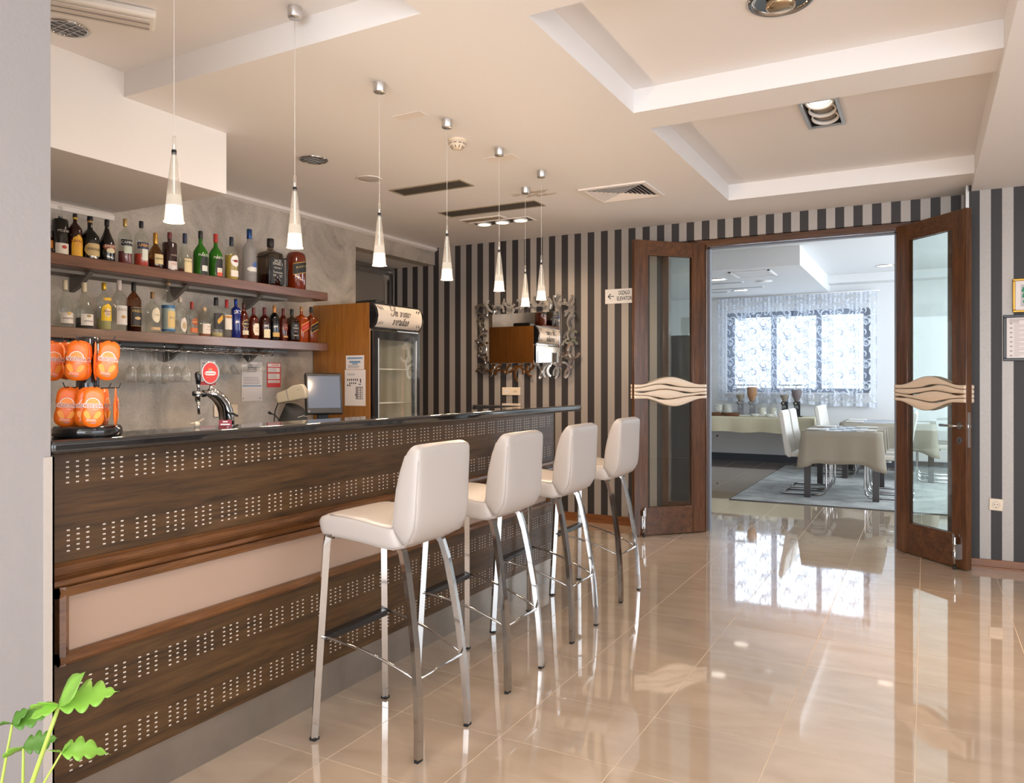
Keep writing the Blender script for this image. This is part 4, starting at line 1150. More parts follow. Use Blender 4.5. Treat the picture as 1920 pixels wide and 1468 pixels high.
mb = MB(); vs = []
for j in range(n + 1):
    z = zz0 + (zz1 - zz0) * j / n
    vs += [(bow(z), fy0 + .03, z), (bow(z), fy1 - .03, z)]
mb.add(vs, [(2 * j, 2 * j + 1, 2 * j + 3, 2 * j + 2) for j in range(n)], True)
sgn_face = plain('lightbox_face', (0.60, 0.53, 0.47), 0.35)
obj('sign_face', mb, sgn_face, fg)
# hand-drawn script lettering strokes, in unit coordinates (x 0..1 wide, y up)


def catm(pts, k=6):
    out = []
    P_ = [pts[0]] + list(pts) + [pts[-1]]
    for i in range(1, len(P_) - 2):
        p0, p1, p2, p3 = P_[i - 1], P_[i], P_[i + 1], P_[i + 2]
        for j in range(k):
            t_ = j / k
            out.append(tuple(.5 * ((2 * p1[a]) + (-p0[a] + p2[a]) * t_ + (2 * p0[a] - 5 * p1[a] + 4 * p2[a] - p3[a]) * t_ ** 2 + (-p0[a] + 3 * p1[a] - 3 * p2[a] + p3[a]) * t_ ** 3) for a in (0, 1)))
    out.append(pts[-1]); return out


G = {
    'I': ([[(.75, 1.02), (.55, 1.18), (.12, 1.08), (-.05, .75), (.12, .52), (.38, .58), (.45, .80)], [(1.05, 1.22), (.82, 1.10), (.68, .70), (.50, .18), (.25, -.05), (.02, .08), (.05, .22)]], .70),
    'n': ([[(0, .35), (.10, .48), (.14, .40), (0.02, 0)], [(.03, .10), (.20, .42), (.34, .48), (.38, .38), (.28, .08), (.36, -.02), (.50, .12)]], .52),
    'v': ([[(0, .35), (.10, .48), (.17, .40), (.10, .06), (.18, -.02), (.36, .18), (.42, .46), (.50, .40), (.56, .42)]], .58),
    'i': ([[(.02, .20), (.14, .46), (.04, .08), (.10, -.02), (.24, .12)], [(.19, .68), (.22, .72)]], .27),
    'o': ([[(.34, .42), (.20, .48), (.04, .28), (.04, .04), (.18, -.02), (.36, .20), (.34, .42), (.44, .36), (.54, .40)]], .54),
    'e': ([[(.02, .18), (.28, .28), (.30, .45), (.18, .47), (.04, .28), (.06, .03), (.18, -.02), (.36, .14)]], .37),
    'r': ([[(0, .20), (.14, .52), (.18, .42), (.32, .42), (.22, .08), (.28, -.02), (.40, .12)]], .40),
    't': ([[(.02, .20), (.24, .80), (.06, .10), (.12, -.02), (.26, .12)], [(.06, .50), (.32, .53)]], .29),
    'a': ([[(.34, .40), (.20, .48), (.03, .26), (.04, .02), (.16, -.01), (.32, .26), (.38, .46), (.28, .08), (.34, -.02), (.46, .12)]], .46),
    's': ([[(.02, .14), (.20, .50), (.26, .22), (.20, 0), (.04, .04), (.06, .12)]], .32), ' ': ([], .34)}


def script(word, size):
    x = 0; strokes = []
    for ch in word:
        sts, w_ = G[ch]
        for s_ in sts: strokes.append([((x + p[0]) * size + p[1] * size * .28, p[1] * size) for p in catm(s_)])
        x += w_
    return strokes, x * size


def ribbon(mb, pts, f, w0):
    """flat ribbon of varying width; f maps (u,v)->3D"""
    m = len(pts); vs = []
    for i, p in enumerate(pts):
        a = pts[max(i - 1, 0)]; b = pts[min(i + 1, m - 1)]; tx, ty = b[0] - a[0], b[1] - a[1]; l = hypot(tx, ty) or 1
        ws = w0 * (.45 + .75 * abs(ty / l)) * (1 if ty < 0 else .62)
        nx, ny = -ty / l * ws, tx / l * ws
        vs += [f(p[0] + nx, p[1] + ny), f(p[0] - nx, p[1] - ny)]
    mb.add(vs, [(2 * i, 2 * i + 1, 2 * i + 3, 2 * i + 2) for i in range(m - 1)])


mb = MB(); ycen = (fy0 + fy1) / 2
for word, z_, sz_ in (('In vino', 1.832, .078), ('veritas', 1.762, .078)):
    st, wd = script(word, sz_)
    for s_ in st: ribbon(mb, s_, lambda u, v: (bow(z_ + v) + .0012, ycen - wd / 2 + u, z_ + v), .0042)
for sy_ in (-1, 1):
    for sz_ in (-1, 1):
        for k in range(5):
            yb_ = ycen + sy_ * (.285 - k * .013); zb_ = (zz0 + zz1) / 2 + sz_ * (.078 - (k % 3) * .006 - k * .001)
            ribbon(mb, [(yb_, zb_), (yb_ - sy_ * .012, zb_ - sz_ * .02)], lambda u, v: (bow(min(max(v, zz0), zz1)) + .0012, u, v), .0030)
obj('lettering', mb, black_ink, fg)
# door
dz0, dz1 = .20, 1.705
dm = MB().box((fx - .02, fy0 + .03, dz0), (fx + .03, fy0 + .08, dz1)).box((fx - .02, fy1 - .06, dz0), (fx + .03, fy1 - .01, dz1)).box((fx - .02, fy0 + .08, dz1 - .07), (fx + .03, fy1 - .06, dz1)).box((fx - .02, fy0 + .08, dz0), (fx + .03, fy1 - .06, dz0 + .08))
fd = obj('door', dm, black_gl, fg)
obj('door_pane', MB().box((fx + .012, fy0 + .08, dz0 + .08), (fx + .018, fy1 - .06, dz1 - .07)), clear, fd)
obj('door_edge_strip', MB().box((fx + .018, fy0 + .075, dz0 + .06), (fx + .033, fy0 + .084, dz1 - .06)).box((fx + .018, fy1 - .066, dz0 + .06), (fx + .033, fy1 - .057, dz1 - .06)).box((fx + .005, fy0 + .33, dz1 + .004), (fx + .03, fy1 - .03, dz1 + .012)), alu, fd)
for z in (.55, .85, 1.12, 1.40):
    g = MB()
    for k in range(12): g.tube([(-4.38, fy0 + .09 + k * .043, z), (-3.90, fy0 + .09 + k * .043, z)], .0025, 5)
    g.tube([(-3.90, fy0 + .07, z), (-3.90, fy1 - .07, z)], .004, 6).tube([(-4.38, fy0 + .07, z), (-4.38, fy1 - .07, z)], .004, 6)
    obj('wire_shelf', g, white_pl, fg)
rc = MB()
for k in range(22):
    rc.box((-4.0, fy1 - .058, .35 + k * .055), (-3.97, fy1 - .050, .375 + k * .055))
rc.box((-4.0, fy1 - .054, .30), (-3.97, fy1 - .050, 1.60))
obj('shelf_ladder', rc, cream, fg)
for i, (y, zc_, c) in enumerate(((4.90, 1.20, plain('carton_brown', (0.35, 0.16, 0.08), .6)), (4.93, .94, plain('carton_green', (0.06, 0.25, 0.12), .6)))):
    o = obj('drink_carton', MB().box((-4.2, y - .03, zc_ - .068), (-4.12, y + .04, zc_ + .09 - .002)), c)
    tag(o, ('brown drink carton' if i == 0 else 'green drink carton') + ' seen through the wine fridge glass', 'carton')
# router
rr = thing('router', 'black router lying on top of the wine fridge', 'router', (0, 0, 0))
obj('case', MB().prism([(-4.255, 5.03), (-4.03, 5.03), (-4.03, 5.16), (-4.255, 5.16)], 1.926, 1.985), black_pl, rr, bevel=.014)
obj('logo_strip', MB().box((-4.17, 5.0285, 1.955), (-4.12, 5.0300, 1.962)), grey_ink, rr)


# papers
def sheet(name, label, cat, pts_fn, w_, h_, origin, right, lines, m=white_paper):
    """flat printed sheet; lines: list of (x0,x1,y0,y1,material) in fractions"""
    M = face_mat(origin, right)
    t = thing(name, label, cat)
    obj('paper', MB().box((0, 0, -.0006), (w_, h_, .0006)).xf(M), m, t)
    by = {}
    for (x0, x1, y0, y1, mm) in lines: by.setdefault(mm.name, (mm, MB()))[1].box((x0 * w_, y0 * h_, .0006), (x1 * w_, y1 * h_, .0010))
    for mm, mb in by.values(): obj('print', mb.xf(M), mm, t, kind='stuff')
    return t, M


def textlines(y0, y1, n, m, x0=.12, x1=.88, th=.45):
    r_ = random.Random(n); out = []
    for i in range(n):
        y = y1 - (i + .5) * (y1 - y0) / n; h_ = (y1 - y0) / n * th / 2
        out.append((x0, x0 + (x1 - x0) * r_.uniform(.65, 1), y - h_, y + h_, m))
    return out


# on the plaster wall (faces +X; viewer's right = +Y)
sheet('wall_paper_sheet', 'pale leaflet with red foot on the plaster wall behind the beer tap emblem', 'leaflet', None, .13, .183, (LX + .003, 3.63, 1.27), (0, 1, 0), [(0, 1, .02, .16, red_ink)] + textlines(.4, .9, 5, grey_ink))
sheet('wall_paper_sheet', 'printed table sheet on the plaster wall between tap and red notice', 'paper', None, .20, .293, (LX + .003, 3.995, 1.153), (0, 1, 0), [(.04, .96, .37, .40, blue_ink), (.3, .9, .84, .87, blue_ink)] + textlines(.42, .62, 5, grey_ink, .08, .92, .35) + textlines(.72, .95, 4, grey_ink, .25, .9, .3) + [(.05, .10, .05, .08, grey_ink), (.85, .92, .05, .08, grey_ink)])
t, M = sheet('notice', 'red and white bordered notice on the plaster wall left of the monitor', 'notice', None, .140, .190, (LX + .003, 4.244, 1.254), (0, 1, 0), [(.07, .93, .62, .80, white_paper), (.07, .93, .34, .56, white_paper), (.07, .93, .18, .29, white_paper), (.04, .96, .84, .97, white_paper)], red_ink)
obj('lettering', text_mesh('POZOR!', .020, 0.0002, bold=.0004).xf(M @ Matrix.Translation((.082, .172, .0014))), red_ink, t)
mb = MB()
for a, b, n_ in ((.63, .79, 4), (.36, .55, 4), (.19, .28, 2)):
    for L_ in textlines(a, b, n_, grey_ink, .12, .88, .35): mb.box((L_[0] * .14, L_[2] * .19, .0010), (L_[1] * .14, L_[3] * .19, .0014))
obj('small_print', mb.xf(M), grey_ink, t, kind='stuff')
# on the fridge side (faces -Y; viewer's right = +X)
sheet('fridge_paper', 'small blue-tinted card taped above the plan on the wooden fridge side', 'paper', None, .186, .112, (-4.101, fy0 - .002, 1.396), (1, 0, 0), [(.08, .92, .74, .86, blue_ink), (.2, .8, .46, .60, blue_ink), (.35, .65, .36, .44, blue_ink)] + textlines(.08, .34, 3, grey_ink))
t, M = sheet('fridge_paper', 'white A4 sheet with black squares plan on the wooden fridge side', 'paper', None, .212, .288, (-4.112, fy0 - .002, 1.105), (1, 0, 0),
             textlines(.84, .90, 2, grey_ink, .12, .5, .4) + [(.12 + i * .095, .165 + i * .095, .69, .75, black_ink) for i in range(6)] + [(.22 + i * .095, .265 + i * .095, .60, .65, black_ink) for i in range(4)] + [(.12, .17, .54, .59, black_ink), (.22, .27, .54, .59, black_ink), (.74, .79, .64, .75, black_ink), (.68, .78, .585, .61, black_ink), (.53, .88, .18, .53, grey_ink), (.50, .60, .28, .33, black_ink)])
g = MB()
for i in range(2):
    for j in range(5): g.box(((.66 + i * .13) * .212, (.20 + j * .062) * .288, .0010), ((.73 + i * .13) * .212, (.24 + j * .062) * .288, .0014))
obj('plan_squares', g.xf(M), white_paper, t, kind='stuff')

# switch plates on plaster wall behind the tap
t = thing('switch_plate', 'cream double socket plate on the plaster wall behind the beer tap', 'socket')
obj('plate', MB().box((LX + .001, 3.744, 1.045), (LX + .010, 3.955, 1.130)), cream, t, bevel=.003, seg=1)
for k in (3.795, 3.900): obj('socket_ring', MB().lathe([(.024, 0), (.024, .003), (.020, .003), (.018, .001)], 18).xf(Matrix.Translation((LX + .010, k, 1.0875)) @ Matrix.Rotation(pi / 2, 4, 'Y')), cream, t)

# ================================================================== BEER TAP
BTX, BTY = -2.52, 2.22
# column runs up and bends toward -Y (left in view); placed on work counter at z=.90
bt = thing('beer_tap', 'chrome curved beer tap tower with oval red emblem and black lever', 'beer tap', (BTX, BTY, .90))


def bp(px, py, X=BTX):     # point on the plane x = X in local coordinates
    s_, c_ = sin(TH), cos(TH); r = (px - 960) / 1425.
    Y = X * (r * s_ + c_) / (r * c_ - s_); d = -X * s_ + Y * c_
    return (X - BTX, Y - BTY, 1.3 - (py - 715) * d / 1425. - .90)


b0 = bp(425, 830); pts = [(b0[0], b0[1], 0)] + [bp(*p) for p in ((425, 820), (425, 790), (423, 770), (418, 757), (410, 746), (401, 739), (392, 735))]
obj('column', MB().tube(pts, [.030, .030, .030, .029, .027, .025, .022, .018], 20), chrome, bt)
obj('column_base', MB().lathe([(.045, 0), (.045, .012), (.032, .02)], 24, (b0[0], b0[1])), chrome, bt)
f0 = bp(396, 736); f1 = bp(366, 738)
obj('faucet', MB().tube([f0, bp(386, 738), bp(376, 738), f1], [.014, .010, .009, .011], 12).tube([bp(371, 734), bp(370, 742), bp(371, 752)], [.011, .011, .009], 10).tube([bp(371, 752), bp(372, 765), bp(373, 777)], [.006, .005, .005], 10), chrome, bt)
obj('faucet_ring', MB().tube([bp(384, 738), bp(380, 738)], .014, 14), black_gl, bt)
obj('faucet_knob', MB().tube([bp(363, 738), bp(368, 738)], [.010, .008], 12), black_gl, bt)
obj('lever', MB().tube([bp(373, 733), bp(372, 726), bp(371, 720)], [.005, .006, .006], 10), chrome, bt)
obj('lever_grip', MB().tube([bp(372, 720), bp(372, 712), bp(371, 704), bp(371, 699), bp(371, 697)], [.0085, .011, .0125, .011, .005], 14), black_gl, bt)
mc = bp(394.5, 699)
obj('emblem_neck', MB().tube([bp(396, 736), bp(395, 722)], [.011, .005], 10), chrome, bt)
# medallion: oval disc facing the camera
fdir = Vector((-(BTX + mc[0]), -(BTY + mc[1]), 0)).normalized()
rgt = Vector((-fdir.y, fdir.x, 0))
MM = face_mat((mc[0], mc[1], mc[2]), rgt)
a_, b_ = .0305, .0425


def oval(a, b, z0, z1, n=36):
    return MB().prism([(a * cos(2 * pi * i / n), b * sin(2 * pi * i / n)) for i in range(n)], z0, z1)


obj('emblem_rim', oval(a_ + .004, b_ + .004, -.008, .004).xf(MM), chrome, bt, bevel=.002)
em = obj('emblem_disc', oval(a_ - .002, b_ - .002, .004, .006).xf(MM), red_ink, bt)
obj('name_plate', MB().prism([(.021 * (1 if cos(t_) > 0 else -1) * abs(cos(t_)) ** .5, .0085 * sin(t_)) for t_ in [2 * pi * i / 28 for i in range(28)]], .006, .007).xf(MM @ Matrix.Translation((0, -.002, 0))), white_ink, em)
obj('lettering', text_mesh('Karlovačko', .0105, 0, bold=.0003, sx=.80).xf(MM @ Matrix.Translation((0, -.002, .0078))), red_ink, em)
cw = MB()
for k in (-1, 0, 1): cw.prism([(k * .005 - .003, .010), (k * .005 + .003, .010), (k * .005 + .002, .019), (k * .005, .016), (k * .005 - .002, .019)], .006, .0072)
obj('crown', cw.xf(MM), gmat('pd08a50'), em)
obj('shield', MB().prism([(-.003, .012), (.003, .012), (.003, .007), (0, .004), (-.003, .007)], .0072, .0080).xf(MM), blue_ink, em)
obj('small_lettering', text_mesh('PRIRODNO PIVO', .0042, 0).xf(MM @ Matrix.Translation((0, -.018, .0068))), gmat('pd08a50'), em)
# corkscrew/opener hanging on chain from the column
ch = thing('bottle_opener', 'black-handled opener hanging on a chain from the beer tap column', 'opener', (BTX, BTY, .90))
obj('handle', MB().tube([bp(429, 774, BTX + .05), bp(436, 775, BTX + .05), bp(446, 780, BTX + .05)], [.003, .005, .004], 8), black_pl, ch)
g = MB(); p0 = Vector(bp(439, 778, BTX + .05)); p1 = Vector(bp(430, 795, BTX + .05)); p2 = Vector(bp(432, 812, BTX + .05))
for k in range(14):
    u = k / 13; q = p0.lerp(p1, u / .5) if u < .5 else p1.lerp(p2, (u - .5) / .5)
    g.tube([q, q + Vector((0, .003 * (-1) ** k, -.004))], .0018, 5)
obj('chain', g, chrome, ch)
# wire loop thing and red card on granite
wl = thing('wire_stopper', 'small cream wire-loop stopper lying at the back of the bar ledge', 'stopper', (-2.24, 1.81, 1.141))
g = MB()
for k in range(3):
    a = 2 * pi * k / 3 + .4
    g.tube([(0, 0, .012), (.012 * cos(a - .5), .012 * sin(a - .5), .014 + .006 * (k == 0)), (.026 * cos(a), .026 * sin(a), .012 + .016 * (k == 0)), (.012 * cos(a + .5), .012 * sin(a + .5), .014 + .006 * (k == 0)), (0, 0, .012)], .0014, 6)
obj('wire_loops', g, cream, wl)
obj('knob', MB().lathe([(.006, 0), (.010, .004), (.010, .012), (.005, .018), (.001, .019)], 14), cream, wl)
M = face_mat((-2.17, 1.845, 1.141), (.878, .478, 0))
rcard = thing('table_card', 'small dark red card standing on the bar ledge before the tap', 'card')
obj('card', MB().box((0, 0, -.001), (.045, .024, .001)).xf(M), plain('card_red', (.30, .02, .04), .4), rcard)
obj('card_print', MB().box((.014, .016, .001), (.031, .020, .0014)).box((.006, .006, .001), (.039, .011, .0014)).xf(M), white_ink, rcard, kind='stuff')

# ================================================================== POUCH DISPLAY STAND
SX, SY, SZt = -2.165, 1.368, 1.1405
ds = thing('display_stand', 'black rotating display stand with wire hooks on the bar end by the pillar', 'stand', (SX, SY, SZt))
obj('base', MB().lathe([(.088, 0), (.092, .004), (.092, .022), (.086, .030), (.02, .032), (.001, .032)], 48), black_gl, ds)
obj('pole_foot', MB().lathe([(.006, .030), (.006, .042), (.030, .044), (.030, .052), (.020, .054)], 20), black_pl, ds)
obj('pole', MB().lathe([(.030, .052), (.031, .060), (.031, .283), (.026, .290), (.001, .290)], 28), black_gl, ds)
pouches = []
# pouch mesh : outline in (u: right, v: up), hanging hole at top (0,0)
outl = []
for i in range(10): outl.append((.0265 * sin(R(-80 + 160 * i / 9)), -.010 + .022 * cos(R(-80 + 160 * i / 9)) - .010))
side = [(.0285, -.040), (.0250, -.058), (.0275, -.072), (.0295, -.085)]
right_ = side; left_ = [(-x, y) for x, y in side][::-1]
bot = [(.0285 * cos(R(-20 - 140 * i / 8)), -.092 + .022 * sin(R(-20 - 140 * i / 8))) for i in range(9)]
outl = outl + right_ + bot + left_


def pouch_meshes():
    n = len(outl); cx_, cy_ = 0, -.055
    vs = []; fs = []
    for lay in (1, -1):
        base = len(vs)
        for k, f in ((0, 1.0), (1, .72), (2, .35)):
            for (x, y) in outl:
                th = (.0005, .0042, .0058)[k] * (1 if y < -.03 else .35)
                vs.append((cx_ + (x - cx_) * f, cy_ + (y - cy_) * f, lay * th))
        vs.append((cx_, cy_, lay * .006))
        for k in range(2):
            for i in range(n):
                j = (i + 1) % n
                fs.append((base + k * n + i, base + k * n + j, base + (k + 1) * n + j, base + (k + 1) * n + i))
        c0 = base + 3 * n
        for i in range(n): fs.append((base + 2 * n + i, base + 2 * n + (i + 1) % n, c0))
    h = 3 * n + 1
    for i in range(n): fs.append((i, (i + 1) % n, h + (i + 1) % n, h + i))
    body = MB(); body.add(vs, fs, True)
    Z = .0066
    sun = MB(); m_ = 16
    sun.add([(0, -.049, Z)] + [(.0175 * cos(pi * i / m_), -.049 + .0175 * sin(pi * i / m_), Z) for i in range(m_ + 1)], [(0, i + 1, i + 2) for i in range(m_)])
    ring = MB(); ring.add([p for i in range(m_ + 1) for p in ((.0172 * cos(pi * i / m_), -.049 + .0172 * sin(pi * i / m_), Z + .0003), (.0190 * cos(pi * i / m_), -.049 + .0190 * sin(pi * i / m_), Z + .0003))], [(2 * i, 2 * i + 1, 2 * i + 3, 2 * i + 2) for i in range(m_)])
    fr_ = MB()
    for sx_ in (-1, 1):
        fr_.add([(sx_ * .003, -.088, Z), (sx_ * .008, -.072, Z), (sx_ * .016, -.066, Z), (sx_ * .023, -.072, Z), (sx_ * .020, -.082, Z), (sx_ * .012, -.090, Z)], [(0, 1, 2, 3, 4, 5)])
    t1 = text_mesh('CEDEVITA', .0145, 0, bold=.0014, sx=.76); t1.v = [(x, y - .053, Z + .0010) for x, y, z in t1.v]
    t1b = text_mesh('CEDEVITA', .0145, 0, bold=.0003, sx=.76); t1b.v = [(x, y - .053, Z + .0014) for x, y, z in t1b.v]
    t2 = text_mesh('Naranča', .0042, 0); t2.v = [(x + .009, y - .063, Z + .0008) for x, y, z in t2.v]
    t3 = text_mesh('FRESH DOSE\nOF 9 VITAMINS', .0040, 0); t3.v = [(x - .002, y - .094, Z + .0004) for x, y, z in t3.v]
    white = MB()
    for q in (t2, t3, ring): white.add(q.v, q.f)
    bar_ = MB().box((-.011, -.1020, Z), (-.002, -.1005, Z + .0004))
    bar2 = MB().box((-.002, -.1020, Z), (.010, -.1005, Z + .0004))
    return body.mesh('pouch'), sun.mesh('sun'), fr_.mesh('fruit'), t1.mesh('halo'), t1b.mesh('name'), white.mesh('white'), bar_.mesh('bar_green'), bar2.mesh('bar_blue')


PM = pouch_meshes()
name_ink = plain('brown_ink', (0.45, 0.09, 0.01), .5)


def sp(px, py, dist):
    """point seen at (px,py) at a given depth"""
    s_, c_ = sin(TH), cos(TH); r = (px - 960) / 1425.; u = (715 - py) / 1425.
    return Vector(((r * c_ - s_) * dist, (r * s_ + c_) * dist, 1.3 + u * dist))


# (px, py of hanging hole, depth, yaw offset in degrees from facing camera, roll, label)
D0 = -SX * sin(TH) + SY * cos(TH)
pd = [(103, 640, D0 - .045, 14, 4, 'orange drink pouch on the upper tier half cut off by the pillar edge'),
      (124, 640, D0 + .03, 30, 0, 'orange drink pouch on the upper tier behind, between the pillar and the central front pouch'),
      (148, 639, D0 - .070, -12, 6, 'front orange drink pouch in the middle of the upper tier'),
      (154, 640, D0 - .035, -8, 3, 'orange drink pouch just behind the middle front one on the upper tier'),
      (180, 641, D0 - .01, 82, 0, 'orange drink pouch seen edge-on between two front pouches of the upper tier'),
      (190, 641, D0 + .05, 20, 0, 'orange drink pouch at the back right of the upper tier'),
      (208, 640, D0 - .030, -10, 7, 'front orange drink pouch at the right of the upper tier'),
      (128, 726, D0 - .055, 8, 5, 'front orange drink pouch at the left of the lower tier'),
      (147, 727, D0 - .030, 10, 2, 'orange drink pouch half hidden behind the left front one of the lower tier'),
      (165, 727, D0 - .045, -8, 4, 'orange drink pouch half hidden behind the central front one of the lower tier'),
      (177, 726, D0 - .075, -10, 3, 'central front orange drink pouch of the lower tier'),
      (197, 727, D0 + .02, 68, 0, 'orange drink pouch turned nearly edge-on, second from the right on the lower tier'),
      (217, 727, D0 - .01, 84, 0, 'edge-on orange drink pouch at the right end of the lower tier')]
for k, (px, py, dd, yaw, roll, lab) in enumerate(pd):
    p = sp(px, py, dd)
    fd_ = Vector((-p.x, -p.y, 0)).normalized(); ang = atan2(fd_.y, fd_.x) + R(yaw)
    fd_ = Vector((cos(ang), sin(ang), 0)); rg = Vector((-fd_.y, fd_.x, 0))
    t = bpy.data.objects.new('drink_pouch', None); COL.objects.link(t); t.empty_display_size = .02
    tag(t, lab, 'drink pouch', 'orange drink pouches on the display stand')
    t.matrix_world = face_mat(p, rg) @ Matrix.Rotation(-R(roll), 4, 'Z')
    t.location = p
    for nm, me, mm in zip(('foil_body', 'sun_print', 'fruit_print', 'name_outline', 'lettering', 'white_print', 'green_bar', 'blue_bar'), PM, (orange, orange_d, yellow_f, white_ink, name_ink, white_ink, green_ink, blue_ink)):
        o_ = link(nm, me, mm, t)
        if nm == 'white_print': o_['kind'] = 'stuff'
    # the hook holding it belongs to the stand
    lp = p - Vector((SX, SY, SZt)); c0 = Vector((0, 0, lp.z - .002))
    if k in (0, 2, 4, 6, 7, 10, 11, 12, 1):
        d_ = (Vector((lp.x, lp.y, 0))).normalized()
        tip = lp + d_ * .010
        obj('hook', MB().tube([c0 + d_ * .018, lp, tip, tip + d_ * .006 + Vector((0, 0, .014))], .0016, 6), black_pl, ds)

# ================================================================== MONITOR, DEVICE, BAG
ms = thing('pos_monitor', 'black touch-screen till monitor on the back counter beside the fridge', 'monitor', (-3.93, 4.30, .90))
ang = atan2(-4.31, 3.90) + R(12)
ms.rotation_euler = (0, 0, ang)      # local +X faces the room
tl = Matrix.Translation((0, 0, .31)) @ Matrix.Rotation(R(-8), 4, 'Y')
obj('housing', MB().box((-.045, -.137, -.155), (.0, .137, .155)).xf(tl), black_pl, ms, bevel=.010)
obj('screen', MB().box((.0, -.118, -.108), (.002, .118, .130)).xf(tl), screen_m, ms)
obj('power_button', MB().box((.0, -.118, -.140), (.0022, -.106, -.125)).xf(tl), grey_ink, ms)
obj('stand', MB().box((-.11, -.10, 0), (.06, .10, .018)).box((-.09, -.04, .018), (-.04, .04, .30)), black_pl, ms, bevel=.004)
# beige phone/terminal tilted on a black bag
dv = thing('beige_terminal', 'beige desk device lying tilted on the black bag behind the monitor', 'device')
s_ = sp(546, 739, 5.35)
M = face_mat((s_.x, s_.y, s_.z), (.878, .478, 0), (0, 0, 1)) @ Matrix.Rotation(R(14), 4, 'Z')
obj('body', MB().prism([(-.10, -.045), (.10, -.055), (.115, .0), (.10, .05), (.03, .055), (-.01, .04), (-.09, .03), (-.105, .0)], -.035, .035).xf(M), beige_dev, dv, bevel=.010)
obj('seam', MB().box((-.02, -.048, .0345), (-.014, .042, .037)).xf(M), grey_ink, dv)
obj('button', MB().box((.055, .015, .0345), (.08, .020, .0375)).xf(M), grey_ink, dv)
bgx = sp(552, 775, 5.35)
bgt = thing('black_bag', 'black soft bag with zip slumped on the back counter beside the till', 'bag', (bgx.x, bgx.y, .90))
g = MB()
vs = []; n = 20; m_ = 9
for j in range(m_):
    v = j / (m_ - 1); z = .215 * v
    for i in range(n):
        a = 2 * pi * i / n; rr_ = (.15 - .075 * v ** 1.5) * (1 + .10 * sin(3 * a + 4 * v))
        vs.append((rr_ * cos(a) * .62, rr_ * sin(a) * 1.0, z * (1 - .15 * cos(a))))
fs = [(j * n + i, j * n + (i + 1) % n, (j + 1) * n + (i + 1) % n, (j + 1) * n + i) for j in range(m_ - 1) for i in range(n)] + [tuple(range(n)), tuple(range((m_ - 1) * n, m_ * n))]
g.add(vs, fs, True); obj('body', g, black_rub, bgt)
obj('zip', MB().tube([(.09, -.06, .15), (.085, 0, .16), (.09, .07, .14)], .003, 6), alu, bgt)
# plug hanging on the wall
pw = thing('power_plug', 'black power cable with plug dangling against the plaster wall left of the black bag', 'plug')
q0 = sp(513, 752, 5.42); q1 = sp(516, 775, 5.40); q2 = sp(514, 789, 5.36); q3 = sp(524, 773, 5.38)
obj('cable', MB().tube([sp(526, 745, 5.40), sp(521, 757, 5.42), sp(516, 770, 5.42), q2, sp(516, 795, 5.36)], .004, 6).tube([sp(508, 775, 5.40), sp(515, 778, 5.39), sp(521, 784, 5.38), sp(524, 790, 5.37)], .004, 6), black_rub, pw)
obj('plug_head', MB().tube([sp(504, 773, 5.40), sp(509, 776, 5.40)], [.011, .008], 8), black_rub, pw)
obj('plug_pins', MB().tube([sp(501, 771.5, 5.40), sp(504, 772.5, 5.40)], .002, 5).tube([sp(501.5, 774.5, 5.40), sp(504, 774.5, 5.40)], .002, 5), chrome, pw)

# ================================================================== MIRROR
mr = thing('wall_mirror', 'rectangular mirror framed by overlapping mirrored arcs on the striped wall', 'mirror', (0, 0, 0))
obj('backing', MB().box((-3.79, BY - .012, 1.48), (-3.03, BY - .002, 1.957)), dark_frame, mr)
obj('mirror_plate', MB().box((-3.795, BY - .028, 1.475), (-3.022, BY - .012, 1.962)), mirror_m, mr, bevel=.003, seg=1)
rm = random.Random(11)
mx0, mx1, mz0, mz1 = -3.935, -2.875, 1.365, 2.085
cen = []
nx_, nz_ = 10, 6
for i in range(nx_):
    for side_ in (0, 1):
        cen.append((mx0 + .06 + (mx1 - mx0 - .12) * i / (nx_ - 1), (mz0 + .045) if side_ == 0 else (mz1 - .045)))
for j in range(1, nz_ + 1):
    for side_ in (0, 1):
        cen.append(((mx0 + .05) if side_ == 0 else (mx1 - .05), mz0 + .06 + (mz1 - mz0 - .12) * j / (nz_ + 1)))
for k in range(len(cen)):
    cx_, cz_ = cen[k]
    for rep in range(2):
        x_ = cx_ + rm.uniform(-.02, .02); z_ = cz_ + rm.uniform(-.018, .018)
        r_ = rm.uniform(.055, .085); a0 = rm.uniform(0, 360); sp_ = rm.uniform(95, 165); wdt = .0130; ti_ = rm.uniform(.04, .16); tx_ = rm.uniform(-.08, .08)
        y_ = BY - .010 - .004 * ((k * 2 + rep) % 5)
        # pull the arc centre so that arc body sits in the frame band
        am = R(a0 + sp_ / 2); x_ -= cos(am) * r_ * .75; z_ -= sin(am) * r_ * .75
        n = 9; vs = []
        for i in range(n + 1):
            a = R(a0 + sp_ * i / n)
            for rr_, yy in ((r_ - wdt, y_), (r_ - wdt + .003, y_ - .010), (r_ + wdt - .003, y_ - .010), (r_ + wdt, y_)):
                vs.append((x_ + rr_ * cos(a), yy - .012 + ti_ * (rr_ * sin(a) - r_ * sin(am)) * .5 + tx_ * (rr_ * cos(a) - r_ * cos(am)) * .5, z_ + rr_ * sin(a)))
        # the arc's frame stays clear of the central plate
        fs = [(i * 4 + q, i * 4 + (q + 1) % 4, (i + 1) * 4 + (q + 1) % 4, (i + 1) * 4 + q) for i in range(n) for q in range(4)] + [(0, 1, 2, 3), (n * 4, n * 4 + 1, n * 4 + 2, n * 4 + 3)]
        mb = MB(); mb.add(vs, fs); obj('arc_strip', mb, mirror_arc, mr)

